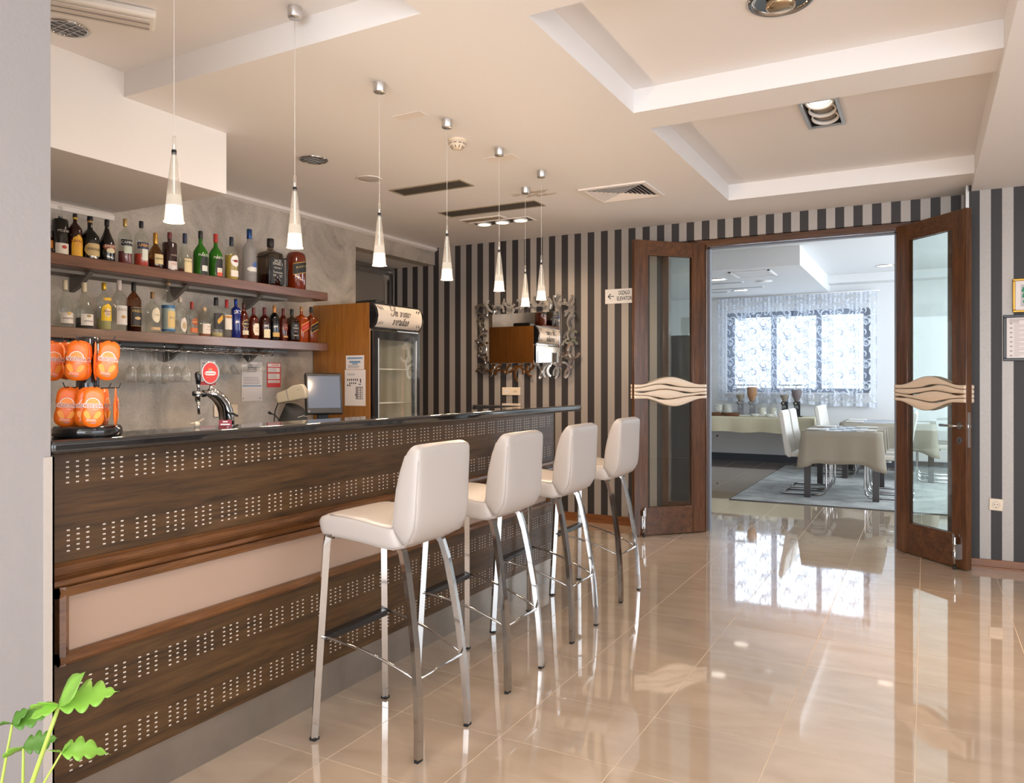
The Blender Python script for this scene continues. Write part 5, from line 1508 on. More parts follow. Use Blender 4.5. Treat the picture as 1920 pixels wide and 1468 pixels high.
# elevator sign
sg = thing('elevator_sign', 'white direction sign with left arrow reading DIZALO ELEVATOR', 'sign')
obj('board', MB().box((-2.577, BY - .006, 2.008), (-2.265, BY - .001, 2.140)), white_pl, sg, bevel=.001, seg=1)
RGT = (1, 0, 0)
text_flat('lettering', 'DIZALO', .050, black_ink, sg, (-2.392, BY - .0068, 2.102), RGT, bold=.0006, sx=.60)
text_flat('lettering', 'ELEVATOR', .050, black_ink, sg, (-2.392, BY - .0068, 2.050), RGT, bold=.0006, sx=.60)
obj('arrow', MB().box((-2.545, BY - .0075, 2.071), (-2.490, BY - .006, 2.077)).prism([(-2.552, 2.074), (-2.526, 2.100), (-2.519, 2.096), (-2.541, 2.074), (-2.519, 2.052), (-2.526, 2.048)], BY - .0075, BY - .006, 'y'), black_ink, sg)
# socket below mirror
sk = thing('wall_socket', 'cream triple wall socket plate on the striped wall under the mirror', 'socket')
obj('plate', MB().box((-3.659, BY - .010, 1.165), (-3.457, BY - .001, 1.242)), cream, sk, bevel=.003, seg=1)
obj('socket_ring', disc_y(MB(), -3.604, 1.204, BY - .010, .020, .002), white_pl, sk)
obj('socket_holes', MB().cbox((-3.61, BY - .0125, 1.204), (.005, .001, .005)).cbox((-3.598, BY - .0125, 1.204), (.005, .001, .005)).cbox((-3.526, BY - .0105, 1.198), (.008, .002, .008)).cbox((-3.51, BY - .0105, 1.210), (.008, .002, .008)).cbox((-3.494, BY - .0105, 1.198), (.008, .002, .008)), black_ink, sk)
# right wall: socket, pictures
WY = 6.24
sk = thing('wall_socket', 'cream single wall socket low on the striped wall right of the doors', 'socket')
Mk = Matrix.Translation((.431, WY, .445)) @ Matrix.Rotation(R(3), 4, 'Y')
obj('plate', MB().box((-.041, -.011, -.041), (.041, -.001, .041)).xf(Mk), cream, sk, bevel=.003, seg=1)
obj('socket_ring', disc_y(MB(), 0, 0, -.011, .0225, .002).xf(Mk), grey_ink, sk)
obj('socket_face', disc_y(MB(), 0, 0, -.0135, .0205, .0006).xf(Mk), cream, sk)
obj('socket_holes', MB().cbox((-.009, -.0145, .002), (.006, .001, .006)).cbox((.009, -.0145, .002), (.006, .001, .006)).cbox((0, -.0145, -.018), (.006, .001, .004)).xf(Mk), black_ink, sk)
pf = thing('gold_picture', 'gold-framed picture of a green leaf on the right striped wall', 'picture')
x0, x1, z0, z1 = .526, .760, 1.772, 2.003
g = MB()
for a in ((x0, z0, x1, z0 + .016), (x0, z1 - .016, x1, z1), (x0, z0 + .016, x0 + .016, z1 - .016), (x1 - .016, z0 + .016, x1, z1 - .016)): g.box((a[0], WY - .020, a[1]), (a[2], WY - .001, a[3]))
obj('frame', g, gold_m, pf, bevel=.003, seg=1)
obj('mount', MB().box((x0 + .016, WY - .012, z0 + .016), (x1 - .016, WY - .002, z1 - .016)), white_paper, pf)
obj('print_ground', MB().box((x0 + .047, WY - .0128, z0 + .040), (x1 - .047, WY - .012, z1 - .040)), plain('print_grey', (.52, .50, .53), .6), pf)
g = MB()
for i, (cx_, cz_, r_) in enumerate(((.60, 1.925, .020), (.625, 1.90, .022), (.60, 1.885, .018), (.655, 1.93, .025), (.64, 1.965, .014), (.597, 1.845, .011), (.67, 1.885, .02))):
    n = 9; g.prism([(cx_ + r_ * (1 + .25 * (i_ % 2)) * cos(2 * pi * i_ / n), cz_ + r_ * (1 + .25 * (i_ % 2)) * sin(2 * pi * i_ / n)) for i_ in range(n)], WY - .0134, WY - .0128, 'y')
g.tube([(.605, WY - .013, 1.845), (.64, WY - .013, 1.846), (.66, WY - .013, 1.87)], .0015, 5)
obj('leaf_print', g, green_ink, pf)
nf = thing('framed_notice', 'dark-framed printed notice on the right striped wall under the gold picture', 'notice')
x0, x1, z0, z1 = .472, .760, 1.440, 1.757
g = MB()
for a in ((x0, z0, x1, z0 + .020), (x0, z1 - .020, x1, z1), (x0, z0 + .020, x0 + .020, z1 - .020), (x1 - .020, z0 + .020, x1, z1 - .020)): g.box((a[0], WY - .018, a[1]), (a[2], WY - .001, a[3]))
obj('frame', g, dark_frame, nf, bevel=.003, seg=1)
obj('paper', MB().box((x0 + .02, WY - .008, z0 + .02), (x1 - .02, WY - .002, z1 - .02)), white_paper, nf)
g = MB(); g2 = MB()
for k in range(4): g.box((.505, WY - .0088, 1.725 - k * .007), (.565 + .12 * (k < 2), WY - .008, 1.729 - k * .007))
for k in range(22):
    y_ = 1.695 - k * .0105
    g.box((.535, WY - .0088, y_), (.565 + .03 * ((k * 7) % 3), WY - .008, y_ + .003)); g.box((.62, WY - .0088, y_), (.66 + .03 * ((k * 5) % 3), WY - .008, y_ + .003))
    if k % 3 == 0: g2.box((.511, WY - .0088, y_ - .001), (.525, WY - .008, y_ + .007))
obj('print', g, plain('brown_print', (.45, .38, .36), .7), nf, kind='stuff'); obj('pictograms', g2, grey_ink, nf, kind='stuff')

# ================================================================== CEILING FIXTURES


def slot(x0, x1, y0, y1, label, name='ceiling_diffuser'):
    t = thing(name, label, 'air vent')
    e = .014
    g = MB().box((x0, y0, CZ - .006), (x1, y0 + e, CZ)).box((x0, y1 - e, CZ - .006), (x1, y1, CZ)).box((x0, y0 + e, CZ - .006), (x0 + e, y1 - e, CZ)).box((x1 - e, y0 + e, CZ - .006), (x1, y1 - e, CZ))
    obj('frame', g, slot_edge, t)
    obj('mesh_panel', MB().box((x0 + e, y0 + e, CZ - .003), (x1 - e, y1 - e, CZ)), slot_dark, t)


slot(-3.40, -2.79, 4.388, 4.575, 'dark linear air diffuser nearer the camera in the white ceiling')
slot(-3.50, -2.61, 5.16, 5.36, 'dark linear air diffuser farther back, by the paint-damaged ceiling patch')
t = thing('ceiling_grille', 'short grey ceiling grille next to the triple spotlight', 'air vent')
obj('plate', MB().box((-3.50, 5.49, CZ - .008), (-3.10, 5.60, CZ)), paint_white, t)
obj('slat', MB().box((-3.48, 5.51, CZ - .010), (-3.12, 5.58, CZ - .008)), slot_edge, t)
# triple spotlight
t = thing('triple_spotlight', 'rectangular triple ceiling spotlight, lit, near the back wall', 'ceiling light')
obj('frame', MB().box((-3.49, 5.64, CZ - .006), (-2.92, 5.655, CZ)).box((-3.49, 5.80, CZ - .006), (-2.92, 5.815, CZ)).box((-3.49, 5.655, CZ - .006), (-3.475, 5.80, CZ)).box((-2.935, 5.655, CZ - .006), (-2.92, 5.80, CZ)), paint_white, t)
obj('housing', MB().box((-3.475, 5.655, CZ - .002), (-2.935, 5.80, CZ)), black_pl, t)
for k in range(3):
    cx_ = -3.39 + k * .18
    r_ = obj('lamp_ring', MB().lathe([(.060, CZ - .014), (.066, CZ - .010), (.066, CZ - .002), (.056, CZ - .002), (.056, CZ - .014), (.060, CZ - .014)], 24, (cx_, 5.727), cap=False), white_pl, t)
    obj('lamp', MB().lathe([(.001, CZ - .010), (.054, CZ - .006), (.054, CZ - .003)], 20, (cx_, 5.727)), spot_hot, r_)
    spot('spot_beam', (cx_, 5.727, CZ - .02), (0, 0, 0), 34, WARM, 150, .8, .04, t)
# square 4-way diffuser
t = thing('square_diffuser', 'square white louvred air diffuser in the ceiling right of the pendants', 'air vent')
x0, x1, y0, y1 = -2.195, -1.695, 5.03, 5.48
cx_, cy_ = (x0 + x1) / 2, (y0 + y1) / 2
g = MB(); e = .03
g.box((x0, y0, CZ - .010), (x1, y0 + e, CZ)).box((x0, y1 - e, CZ - .010), (x1, y1, CZ)).box((x0, y0 + e, CZ - .010), (x0 + e, y1 - e, CZ)).box((x1 - e, y0 + e, CZ - .010), (x1, y1 - e, CZ))
obj('frame', g, paint_white, t)
obj('backing', MB().box((x0 + e, y0 + e, CZ - .001), (x1 - e, y1 - e, CZ)), black_pl, t)
n = 8
hx_, hy_ = (x1 - x0) / 2 - e, (y1 - y0) / 2 - e
for k in range(n):
    f = (k + .4) / n; ax, ay = hx_ * f, hy_ * f; bx_, by_ = hx_ * (f + .55 / n), hy_ * (f + .55 / n)
    zl, zh = CZ - .012, CZ - .002
    for (p, q, pp, qq) in (((-ax, -ay), (ax, -ay), (-bx_, -by_), (bx_, -by_)), ((ax, -ay), (ax, ay), (bx_, -by_), (bx_, by_)), ((ax, ay), (-ax, ay), (bx_, by_), (-bx_, by_)), ((-ax, ay), (-ax, -ay), (-bx_, by_), (-bx_, -by_))):
        mb = MB(); mb.add([(cx_ + p[0], cy_ + p[1], zh), (cx_ + q[0], cy_ + q[1], zh), (cx_ + qq[0], cy_ + qq[1], zl), (cx_ + pp[0], cy_ + pp[1], zl), (cx_ + p[0], cy_ + p[1], zh + .0012), (cx_ + q[0], cy_ + q[1], zh + .0012), (cx_ + qq[0], cy_ + qq[1], zl + .0012), (cx_ + pp[0], cy_ + pp[1], zl + .0012)], [(0, 1, 2, 3), (4, 5, 6, 7), (0, 1, 5, 4), (1, 2, 6, 5), (2, 3, 7, 6), (3, 0, 4, 7)])
        obj('slat', mb, paint_white, t)
# smoke detector
t = thing('smoke_detector', 'cream domed smoke detector on the ceiling beside the fourth pendant mount', 'smoke detector', (-2.35, 3.664, CZ))
obj('base', MB().lathe([(.052, 0), (.052, -.010), (.048, -.016), (.001, -.017)], 28), cream, t)
obj('dome', MB().lathe([(.047, -.018), (.045, -.030), (.034, -.046), (.022, -.054), (.001, -.056)], 28), cream, t)
g = MB()
for k in range(10):
    a = 2 * pi * k / 10; g.tube([(.0465 * cos(a - .2), .0465 * sin(a - .2), -.026), (.0465 * cos(a + .2), .0465 * sin(a + .2), -.026)], .0022, 4)
    g.tube([(.040 * cos(a), .040 * sin(a), -.040), (.028 * cos(a), .028 * sin(a), -.0515)], .0022, 4)
obj('slots', g, dark_frame, t)


def louvre_light(x, y, z, label, r=.085, grid=True):
    t = thing('louvre_downlight', label, 'ceiling light', (x, y, z))
    obj('rim', MB().lathe([(r, 0), (r, -.006), (r - .008, -.008), (r - .012, -.004), (r - .012, 0)], 36), chrome, t)
    obj('reflector', MB().lathe([(r - .013, -.0045), (r * .62, -.001), (.001, -.0008)], 32), black_gl, t)
    if grid:
        for k in (-1, 0, 1):
            L_ = math.sqrt((r - .012) ** 2 - (k * r * .38) ** 2)
            obj('louvre_blade', MB().box((-L_, k * r * .38 - .0015, -.007), (L_, k * r * .38 + .0015, -.0046)), chrome, t)
            obj('louvre_blade', MB().box((k * r * .38 - .0015, -L_, -.0072), (k * r * .38 + .0015, L_, -.0046)), chrome, t)
    return t


ll = louvre_light(-3.343, 3.563, CZ, 'round louvred downlight by the second pendant glass', .088)
spot('added_fill_beam', (0, 0, -.03), (0, 0, 0), 85, WARM2, 160, .9, .08, ll)  # added fill for the bar wall; the louvred fitting itself is unlit
louvre_light(-3.20, 1.93, HZ, 'round louvred downlight partly hidden by the pillar top left', .085)
t = thing('ceiling_speaker', 'flat round white ceiling speaker between two pendants', 'speaker', (-3.327, 4.081, CZ))
obj('grille', MB().lathe([(.078, 0), (.078, -.003), (.072, -.005), (.001, -.006)], 32), plain('speaker_grille', (.50, .47, .44), .6), t)
obj('rim', MB().lathe([(.085, 0), (.085, -.005), (.078, -.006), (.078, 0)], 32), paint_white, t)
# access hatches: thin outlined panels
for (x, y, w_, h_, lab) in ((-2.35, 3.215, .17, .075, 'small white access hatch in the ceiling by the third pendant'), (-2.30, 4.10, .20, .10, 'small white access hatch in the ceiling by the fifth pendant')):
    o = obj('ceiling_hatch', MB().box((x - w_ / 2, y - h_ / 2, CZ - .0025), (x + w_ / 2, y + h_ / 2, CZ)), paint_white); tag(o, lab, 'hatch')
# fluorescent fitting on the raised tray
t = thing('fluorescent_light', 'long white fluorescent light fitting at the top left of the ceiling', 'ceiling light', (-2.93, 1.83, HZ))
t.rotation_euler = (0, 0, R(56))
obj('body', MB().box((-.45, -.075, -.035), (.262, .075, 0)), white_pl, t, bevel=.012)
obj('diffuser', MB().box((-.44, -.050, -.045), (.24, .050, -.035)), plain('fitting_diffuser', (.62, .56, .50), .3), t, bevel=.004)
obj('groove', MB().box((-.44, -.028, -.047), (.24, -.020, -.045)).box((-.44, .020, -.047), (.24, .028, -.045)), grey_ink, t)
# damaged paint patch: irregular strokes of rough plaster flush with ceiling
g = MB(); rp = random.Random(5)
for k in range(13):
    cx_ = -2.56 + rp.uniform(-.13, .13); cy_ = 5.00 + rp.uniform(-.07, .07); a = rp.uniform(-.5, .5); L_ = rp.uniform(.03, .075); w_ = rp.uniform(.010, .02)
    n = 12; g.prism([(cx_ + L_ * cos(2 * pi * i / n) * cos(a) - w_ * sin(2 * pi * i / n) * sin(a), cy_ + L_ * cos(2 * pi * i / n) * sin(a) + w_ * sin(2 * pi * i / n) * cos(a)) for i in range(n)], CZ - .0012 - k * .00005, CZ)
o = obj('ceiling_patch', g, plain('bare_plaster', (.52, .45, .38), .8)); tag(o, 'brownish patch of scraped ceiling paint around the set-back pendant mount', 'patch')
# coffer 2: square recessed spotlight with three gimbal rings
t = thing('square_spotlight', 'rectangular recessed spotlight with three tilting rings in the farther ceiling coffer', 'ceiling light')
x0, x1, y0, y1 = -.605, -.405, 4.32, 4.80
zc = HZ
g = MB(); e = .018
g.box((x0, y0, zc - .010), (x1, y0 + e, zc)).box((x0, y1 - e, zc - .010), (x1, y1, zc)).box((x0, y0 + e, zc - .010), (x0 + e, y1 - e, zc)).box((x1 - e, y0 + e, zc - .010), (x1, y1 - e, zc))
obj('frame', g, alu, t)
obj('housing', MB().box((x0 + e, y0 + e, zc + .115), (x1 - e, y1 - e, zc + .119)).box((x0 + e, y0 + e, zc), (x0 + e + .003, y1 - e, zc + .115)).box((x1 - e - .003, y0 + e, zc), (x1 - e, y1 - e, zc + .115)).box((x0 + e, y1 - e - .003, zc), (x1 - e, y1 - e, zc + .115)).box((x0 + e, y0 + e, zc), (x1 - e, y0 + e + .003, zc + .115)), black_pl, t)
for k in range(3):
    cy_ = y0 + .10 + k * .138
    M = Matrix.Translation(((x0 + x1) / 2, cy_, zc + .026)) @ Matrix.Rotation(R(-14), 4, 'X')
    r_ = obj('gimbal_ring', MB().lathe([(.072, -.014), (.076, -.012), (.076, .012), (.066, .012), (.064, -.014), (.072, -.014)], 28, cap=False).xf(M), white_pl, t)
    obj('lamp', MB().lathe([(.001, .0), (.058, .004), (.058, .008)], 24).xf(M), spot_hot if k == 0 else plain('lamp_off', (.35, .30, .25), .2), r_)
spot('spot_beam', ((x0 + x1) / 2, y0 + .10, zc - .06), (R(2), R(-13), 0), 150, (1.0, .66, .36), 52, .9, .05, t)
# coffer 1: round chrome downlight
t = thing('round_downlight', 'round chrome recessed downlight in the nearer ceiling coffer, top edge of view', 'ceiling light', (-.500, 3.13, HZ))
obj('rim', MB().lathe([(.128, 0), (.128, -.006), (.118, -.012), (.098, -.006), (.098, -.001)], 40), chrome, t)
obj('reflector', MB().lathe([(.097, -.004), (.075, -.002), (.060, -.0015), (.001, -.0012)], 36), chrome, t)
obj('lamp', MB().lathe([(.055, -.010), (.055, -.030), (.045, -.034), (.001, -.036)], 28), plain('lamp_reflector', (.5, .38, .25), .15, .8), t)

# made-up ceiling downlights out of view, added as fill for the lobby
for k, (x, y) in enumerate(((-0.6, -1.2), (2.2, 0.8), (2.2, 3.6), (-.5, 1.2))):
    zc = SZ if x > .3 else CZ
    t = thing('round_downlight', ['added fill downlight behind the camera', 'added fill downlight in the right soffit near the lobby', 'added fill downlight in the right soffit near the doors', 'added fill downlight directly above the camera'][k], 'ceiling light', (x, y, zc))
    obj('rim', MB().lathe([(.06, 0), (.06, -.005), (.05, -.006), (.05, 0)], 24), chrome, t)
    obj('lamp', MB().lathe([(.048, -.007), (.001, -.007)], 20), spot_hot, t)
    spot('spot_beam', (0, 0, -.04), (0, 0, 0), [60, 50, 60, 50][k], WARM2, 150, .9, .08, t)

# ================================================================== PLANT
PX, PY = -1.50, .80
pt = thing('potted_plant', 'potted philodendron with lobed bright green leaves at the lower left by the pillar', 'plant', (PX, PY, 0))
obj('pot', MB().lathe([(.10, 0), (.13, .02), (.16, .26), (.165, .28), (.150, .28), (.145, .25), (.001, .25)], 32), pot_m, pt)
obj('soil', MB().lathe([(.144, .252), (.001, .262)], 24), soil_m, pt)


def leafmesh(L_, lobes, fold, seed):
    """pinnately lobed leaf in local space: along +x, width along y, normal z"""
    r_ = random.Random(seed); n = lobes * 6; up = []; 
    for i in range(n + 1):
        u = i / n
        env = .47 * (sin(pi * min(1, u * 1.02 + .06)) ** .7) * (1 - .45 * u)
        ph = (i % 6) / 6
        lob = .50 + .50 * sin(pi * ph) ** .8
        up.append((u, env * lob))
    vs = []; fs = []
    for i, (u, w_) in enumerate(up):
        x = u * L_; dr = -fold * u * u * L_; dx = .07 * L_ * (w_ / .3)
        for k in (-1, -.5, 0, .5, 1):
            vs.append((x + abs(k) * dx, k * w_ * L_, dr + .10 * L_ * abs(k) * w_ * 2 - .02 * L_ * (k * 2) ** 2 * w_))
    for i in range(n):
        for k in range(4): fs.append((i * 5 + k, i * 5 + k + 1, (i + 1) * 5 + k + 1, (i + 1) * 5 + k))
    mb = MB(); mb.add(vs, fs, True); return mb


def leaf_at(base, tip_dir, L_, lobes, fold, roll, m, seed):
    d = Vector(tip_dir).normalized(); u = Vector((0, 0, 1)); s_ = u.cross(d).normalized(); n_ = d.cross(s_)
    M = Matrix.Identity(4)
    for i in range(3): M[i][0] = d[i]; M[i][1] = s_[i]; M[i][2] = n_[i]; M[i][3] = base[i]
    M = M @ Matrix.Rotation(R(roll), 4, 'X')
    o = obj('leaf', leafmesh(L_, lobes, fold, seed).xf(M), m, pt)
    mo = o.modifiers.new('s', 'SOLIDIFY'); mo.thickness = .0008
    return o


def lp(px, py, dd): return sp(px, py, dd) - Vector((PX, PY, 0))


RV = Vector((cos(TH), sin(TH), 0)); UV = Vector((0, 0, 1)); FV = Vector((-sin(TH), cos(TH), 0))
stems = [((110, 1325), (60, 1468), 1.40, .0045), ((23, 1358), (3, 1468), 1.44, .0028), ((44, 1403), (43, 1468), 1.42, .0028), ((116, 1410), (82, 1468), 1.38, .0022)]
for (a, b, dd, r_) in stems:
    p0 = lp(*a, dd); p1 = lp(*b, dd); base = Vector((rnd.uniform(-.04, .04), rnd.uniform(-.04, .04), .255))
    pts = [p0, p0.lerp(p1, .5) + Vector((0, 0, 0)), p1, p1.lerp(base, .5) + Vector((0, 0, .03)), base]
    obj('stem', MB().tube(pts, [r_ * .8, r_ * .9, r_, r_ * 1.1, r_ * 1.2], 8), stem_m, pt)
A = lp(110, 1322, 1.40)
leaf_at(A, RV * 1.0 + UV * .24 + FV * .25, .102, 4, .10, 28, leaf_m, 1)
leaf_at(A, RV * .62 + UV * .72, .080, 1, -.05, 40, leaf_m, 2)
leaf_at(A, -RV * 1.0 - UV * .06 + FV * .2, .062, 2, .15, 30, leaf_m, 3)
leaf_at(A, -RV * .75 - UV * .18 - FV * .4, .050, 2, .15, -20, leaf_m, 4)
B = lp(23, 1356, 1.44)
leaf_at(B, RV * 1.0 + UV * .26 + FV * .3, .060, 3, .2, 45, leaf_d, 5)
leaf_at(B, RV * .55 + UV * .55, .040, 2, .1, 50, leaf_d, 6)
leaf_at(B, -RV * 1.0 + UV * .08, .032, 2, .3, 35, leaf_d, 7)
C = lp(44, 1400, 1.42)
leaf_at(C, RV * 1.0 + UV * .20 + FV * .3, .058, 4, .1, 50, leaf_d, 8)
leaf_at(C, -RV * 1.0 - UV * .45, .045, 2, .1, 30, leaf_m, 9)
D_ = lp(116, 1410, 1.38)
leaf_at(D_, RV * 1.0 + UV * .25 + FV * .2, .062, 4, .95, 40, leaf_m, 10)
leaf_at(D_, -RV * .75 + UV * .15, .028, 2, .1, 20, leaf_m, 11)
leaf_at(D_, RV * .5 + UV * .75 - FV * .2, .026, 2, .2, 40, leaf_m, 12)

# ================================================================== DINING ROOM
rg = thing('rug', 'grey vintage-look rug under the dining tables', 'rug')
obj('pile', MB().box((-1.885, 8.50, .0005), (1.2, 12.25, .009)), rug_m, rg)
obj('binding', MB().box((-1.897, 8.487, .0005), (1.21, 8.50, .008)).box((-1.897, 8.50, .0005), (-1.885, 12.26, .008)).box((1.2, 8.5, .0005), (1.21, 12.26, .008)).box((-1.885, 12.25, .0005), (1.2, 12.262, .008)), rug_edge, rg)
RG = .0095


def drape(x0, x1, y0, y1, zt, drop, wav=.012, corner=.07, seed=1, step=.06, flat_edge=()):
    """tablecloth: top sheet plus hanging skirt with folds, corners hanging lower"""
    r_ = random.Random(seed); mb = MB()
    rim = []
    nx = max(6, int((x1 - x0) / step)); ny = max(6, int((y1 - y0) / step))
    for i in range(nx): rim.append((x0 + (x1 - x0) * i / nx, y0, 0, -1))
    for i in range(ny): rim.append((x1, y0 + (y1 - y0) * i / ny, 1, 0))
    for i in range(nx): rim.append((x1 - (x1 - x0) * i / nx, y1, 0, 1))
    for i in range(ny): rim.append((x0, y1 - (y1 - y0) * i / ny, -1, 0))
    n = len(rim); cn = [0, nx, nx + ny, 2 * nx + ny]
    rows = 7; vs = []
    for j in range(rows + 1):
        v = j / rows
        for i, (x, y, ox, oy) in enumerate(rim):
            dc = min(min(abs(i - c), n - abs(i - c)) for c in cn)
            cf = math.exp(-(dc / 1.6) ** 2)
            if dc == 0:
                cx_ = 1 if x > (x0 + x1) / 2 else -1; cy_ = 1 if y > (y0 + y1) / 2 else -1; ox, oy = cx_ * .75, cy_ * .75
            out = .006 + v * (.012 + wav * sin(i * 1.35 + seed) + .045 * cf)
            vs.append((x + ox * out, y + oy * out, zt - v * (drop + corner * cf + .008 * sin(i * .9 + seed)) * (1 if j else 0)))
    fs = [(j * n + i, j * n + (i + 1) % n, (j + 1) * n + (i + 1) % n, (j + 1) * n + i) for j in range(rows) for i in range(n)]
    fs.append(tuple(range(n)))
    mb.add(vs, fs, True); return mb


def table(x0, x1, y0, y1, zt, lab, labc, seed, drop=.35):
    t = thing('dining_table', lab, 'table')
    obj('tabletop', MB().box((x0, y0, zt - .03), (x1, y1, zt)), leg_dark, t)
    for x in (x0 + .035, x1 - .035):
        for y in (y0 + .035, y1 - .035):
            obj('leg', MB().box((x - .032, y - .032, RG), (x + .032, y + .032, zt - .03)), leg_dark, t, bevel=.003, seg=1)
    c = obj('tablecloth', drape(x0 - .02, x1 + .02, y0 - .02, y1 + .02, zt + .004, drop, seed=seed), cloth_g); tag(c, labc, 'tablecloth')
    mo = c.modifiers.new('s', 'SOLIDIFY'); mo.thickness = .0015; mo.offset = -1


table(-1.19, -.43, 8.99, 10.22, .745, 'nearer square-legged dark dining table on the rug', 'taupe tablecloth draped over the nearer dining table', 3)
table(-.98, .10, 11.0, 12.0, .745, 'farther dark dining table near the window', 'taupe tablecloth draped over the farther dining table', 5)
TZ = .751
# placemats runner and napkins
runners = [(-1.05, -.58, 9.06, 10.15, 'nearer'), (-.86, -.02, 11.08, 11.92, 'farther')]
for (x0, x1, y0, y1, nm) in runners:
    t = thing('checked_runner', f'grey and white checked runner on the {nm} dining table', 'table runner')
    obj('cloth', MB().box((x0, y0, TZ - .0008), (x1, y1, TZ + .001)), mat_light, t)
    g = MB(); nx, ny = 6, 8
    for i in range(nx):
        for j in range(ny):
            if (i * 3 + j * 5) % 4 in (0, 1): g.box((x0 + (x1 - x0) * i / nx, y0 + (y1 - y0) * j / ny, TZ + .001), (x0 + (x1 - x0) * (i + 1) / nx, y0 + (y1 - y0) * (j + 1) / ny, TZ + .0016))
    obj('dark_checks', g, mat_grey, t, kind='stuff')
nap = MB().box((-.11, -.08, 0), (.11, .08, .008)).box((-.105, -.075, .008), (.11, .075, .014)).mesh('napkin', .003, 2)
for k, (x, y, lab) in enumerate(((-1.07, 9.22, 'folded white napkin at the near left place of the nearer dining table'), (-1.05, 9.86, 'folded white napkin at the far left place of the nearer dining table'), (-.58, 9.22, 'folded white napkin at the near right place of the nearer dining table'), (-.60, 9.86, 'folded white napkin at the far right place of the nearer dining table'),
                                (-.84, 11.2, 'folded white napkin at the near left place of the farther dining table'), (-.84, 11.75, 'folded white napkin at the far left place of the farther dining table'), (-.06, 11.2, 'folded white napkin at the near right place of the farther dining table'))):
    o = link('napkin', nap, napkin_m, None, (x, y, TZ + .002)); tag(o, lab, 'napkin', 'folded napkins on the dining tables')


def make_chair(label):
    """faces +x, origin at floor under seat centre"""
    t = thing('dining_chair', label, 'chair', (0, 0, 0), 0, 'white cantilever dining chairs')
    W_ = .215
    side = [(-.28, .94), (-.255, .955), (-.235, .94), (-.20, .70), (-.175, .52), (-.13, .485), (.22, .485), (.235, .46), (.22, .43), (-.16, .42), (-.215, .45), (-.25, .70), (-.29, .92)]
    seat = MB().prism([(-.17, .43), (.22, .43), (.235, .46), (.22, .485), (-.15, .485)], -W_, W_, 'y')
    obj('seat', seat, plain('chair_leather', (.74, .70, .64), .45) if 'chair_leather' not in MAT else MAT['chair_leather'], t, bevel=.012)
    back = MB().prism([(-.30, .92), (-.285, .955), (-.255, .955), (-.240, .93), (-.205, .70), (-.150, .49), (-.155, .425), (-.19, .42), (-.225, .46), (-.262, .70)], -W_, W_, 'y')
    obj('backrest', back, MAT['chair_leather'], t, bevel=.012)
    for s_ in (-1, 1):
        y = s_ * .19
        pts = [(-.05, y, .418), (.14, y, .418), (.19, y, .41), (.215, y, .38), (.215, y, .10), (.20, y, .04), (.165, y, .014), (.12, y, .012), (-.25, y, .012)]
        obj('side_frame', MB().tube(pts, .0115, 8), chrome, t)
    obj('rear_bar', MB().tube([(-.25, -.19, .012), (-.25, .19, .012)], .0115, 8), chrome, t)
    return t


chs = [(-1.19, 9.36, 0, 'white dining chair at the nearer table, near left place'), (-1.19, 9.92, 0, 'white dining chair at the nearer table, far left place'),
       (-.37, 9.40, pi, 'white dining chair at the nearer table, near right place, behind the door jamb'), (-.37, 9.95, pi, 'white dining chair at the nearer table, far right place'),
       (-1.03, 11.25, 0, 'white dining chair at the farther table, near left place'), (-1.03, 11.75, 0, 'white dining chair at the farther table, far left place'),
       (.12, 11.25, pi, 'white dining chair seen through the right door glass, near place'), (.12, 11.75, pi, 'white dining chair seen through the right door glass, far place')]
ch0 = None
for x, y, rz, lab in chs:
    if ch0 is None: ch0 = make_chair(lab); ch0.location = (x, y, RG)
    else: dup(ch0, (x, y, RG), rz, lab)

# buffet table with cream cloth
bf = thing('buffet_table', 'long buffet table under the lace-curtained window', 'table')
obj('tabletop', MB().box((-3.6, 12.0, .725), (-1.47, 12.62, .75)), leg_dark, bf)
for x in (-3.55, -1.52):
    for y in (12.05, 12.57): obj('leg', MB().cbox((x, y, .3625), (.05, .05, .725)), leg_dark, bf)
c = obj('tablecloth', drape(-3.62, -1.45, 11.98, 12.64, .754, .235, .034, .05, 9, .09), cloth_c); tag(c, 'cream satin tablecloth draped over the buffet', 'tablecloth')
BZ = .7555


def on_buf(px, Y):
    s_, c_ = sin(TH), cos(TH); r = (px - 960) / 1425.; return Y * (r * c_ - s_) / (r * s_ + c_)


def zat(px, py, Y):
    X = on_buf(px, Y); d = -X * sin(TH) + Y * cos(TH); return 1.3 - (py - 715) * d / 1425.


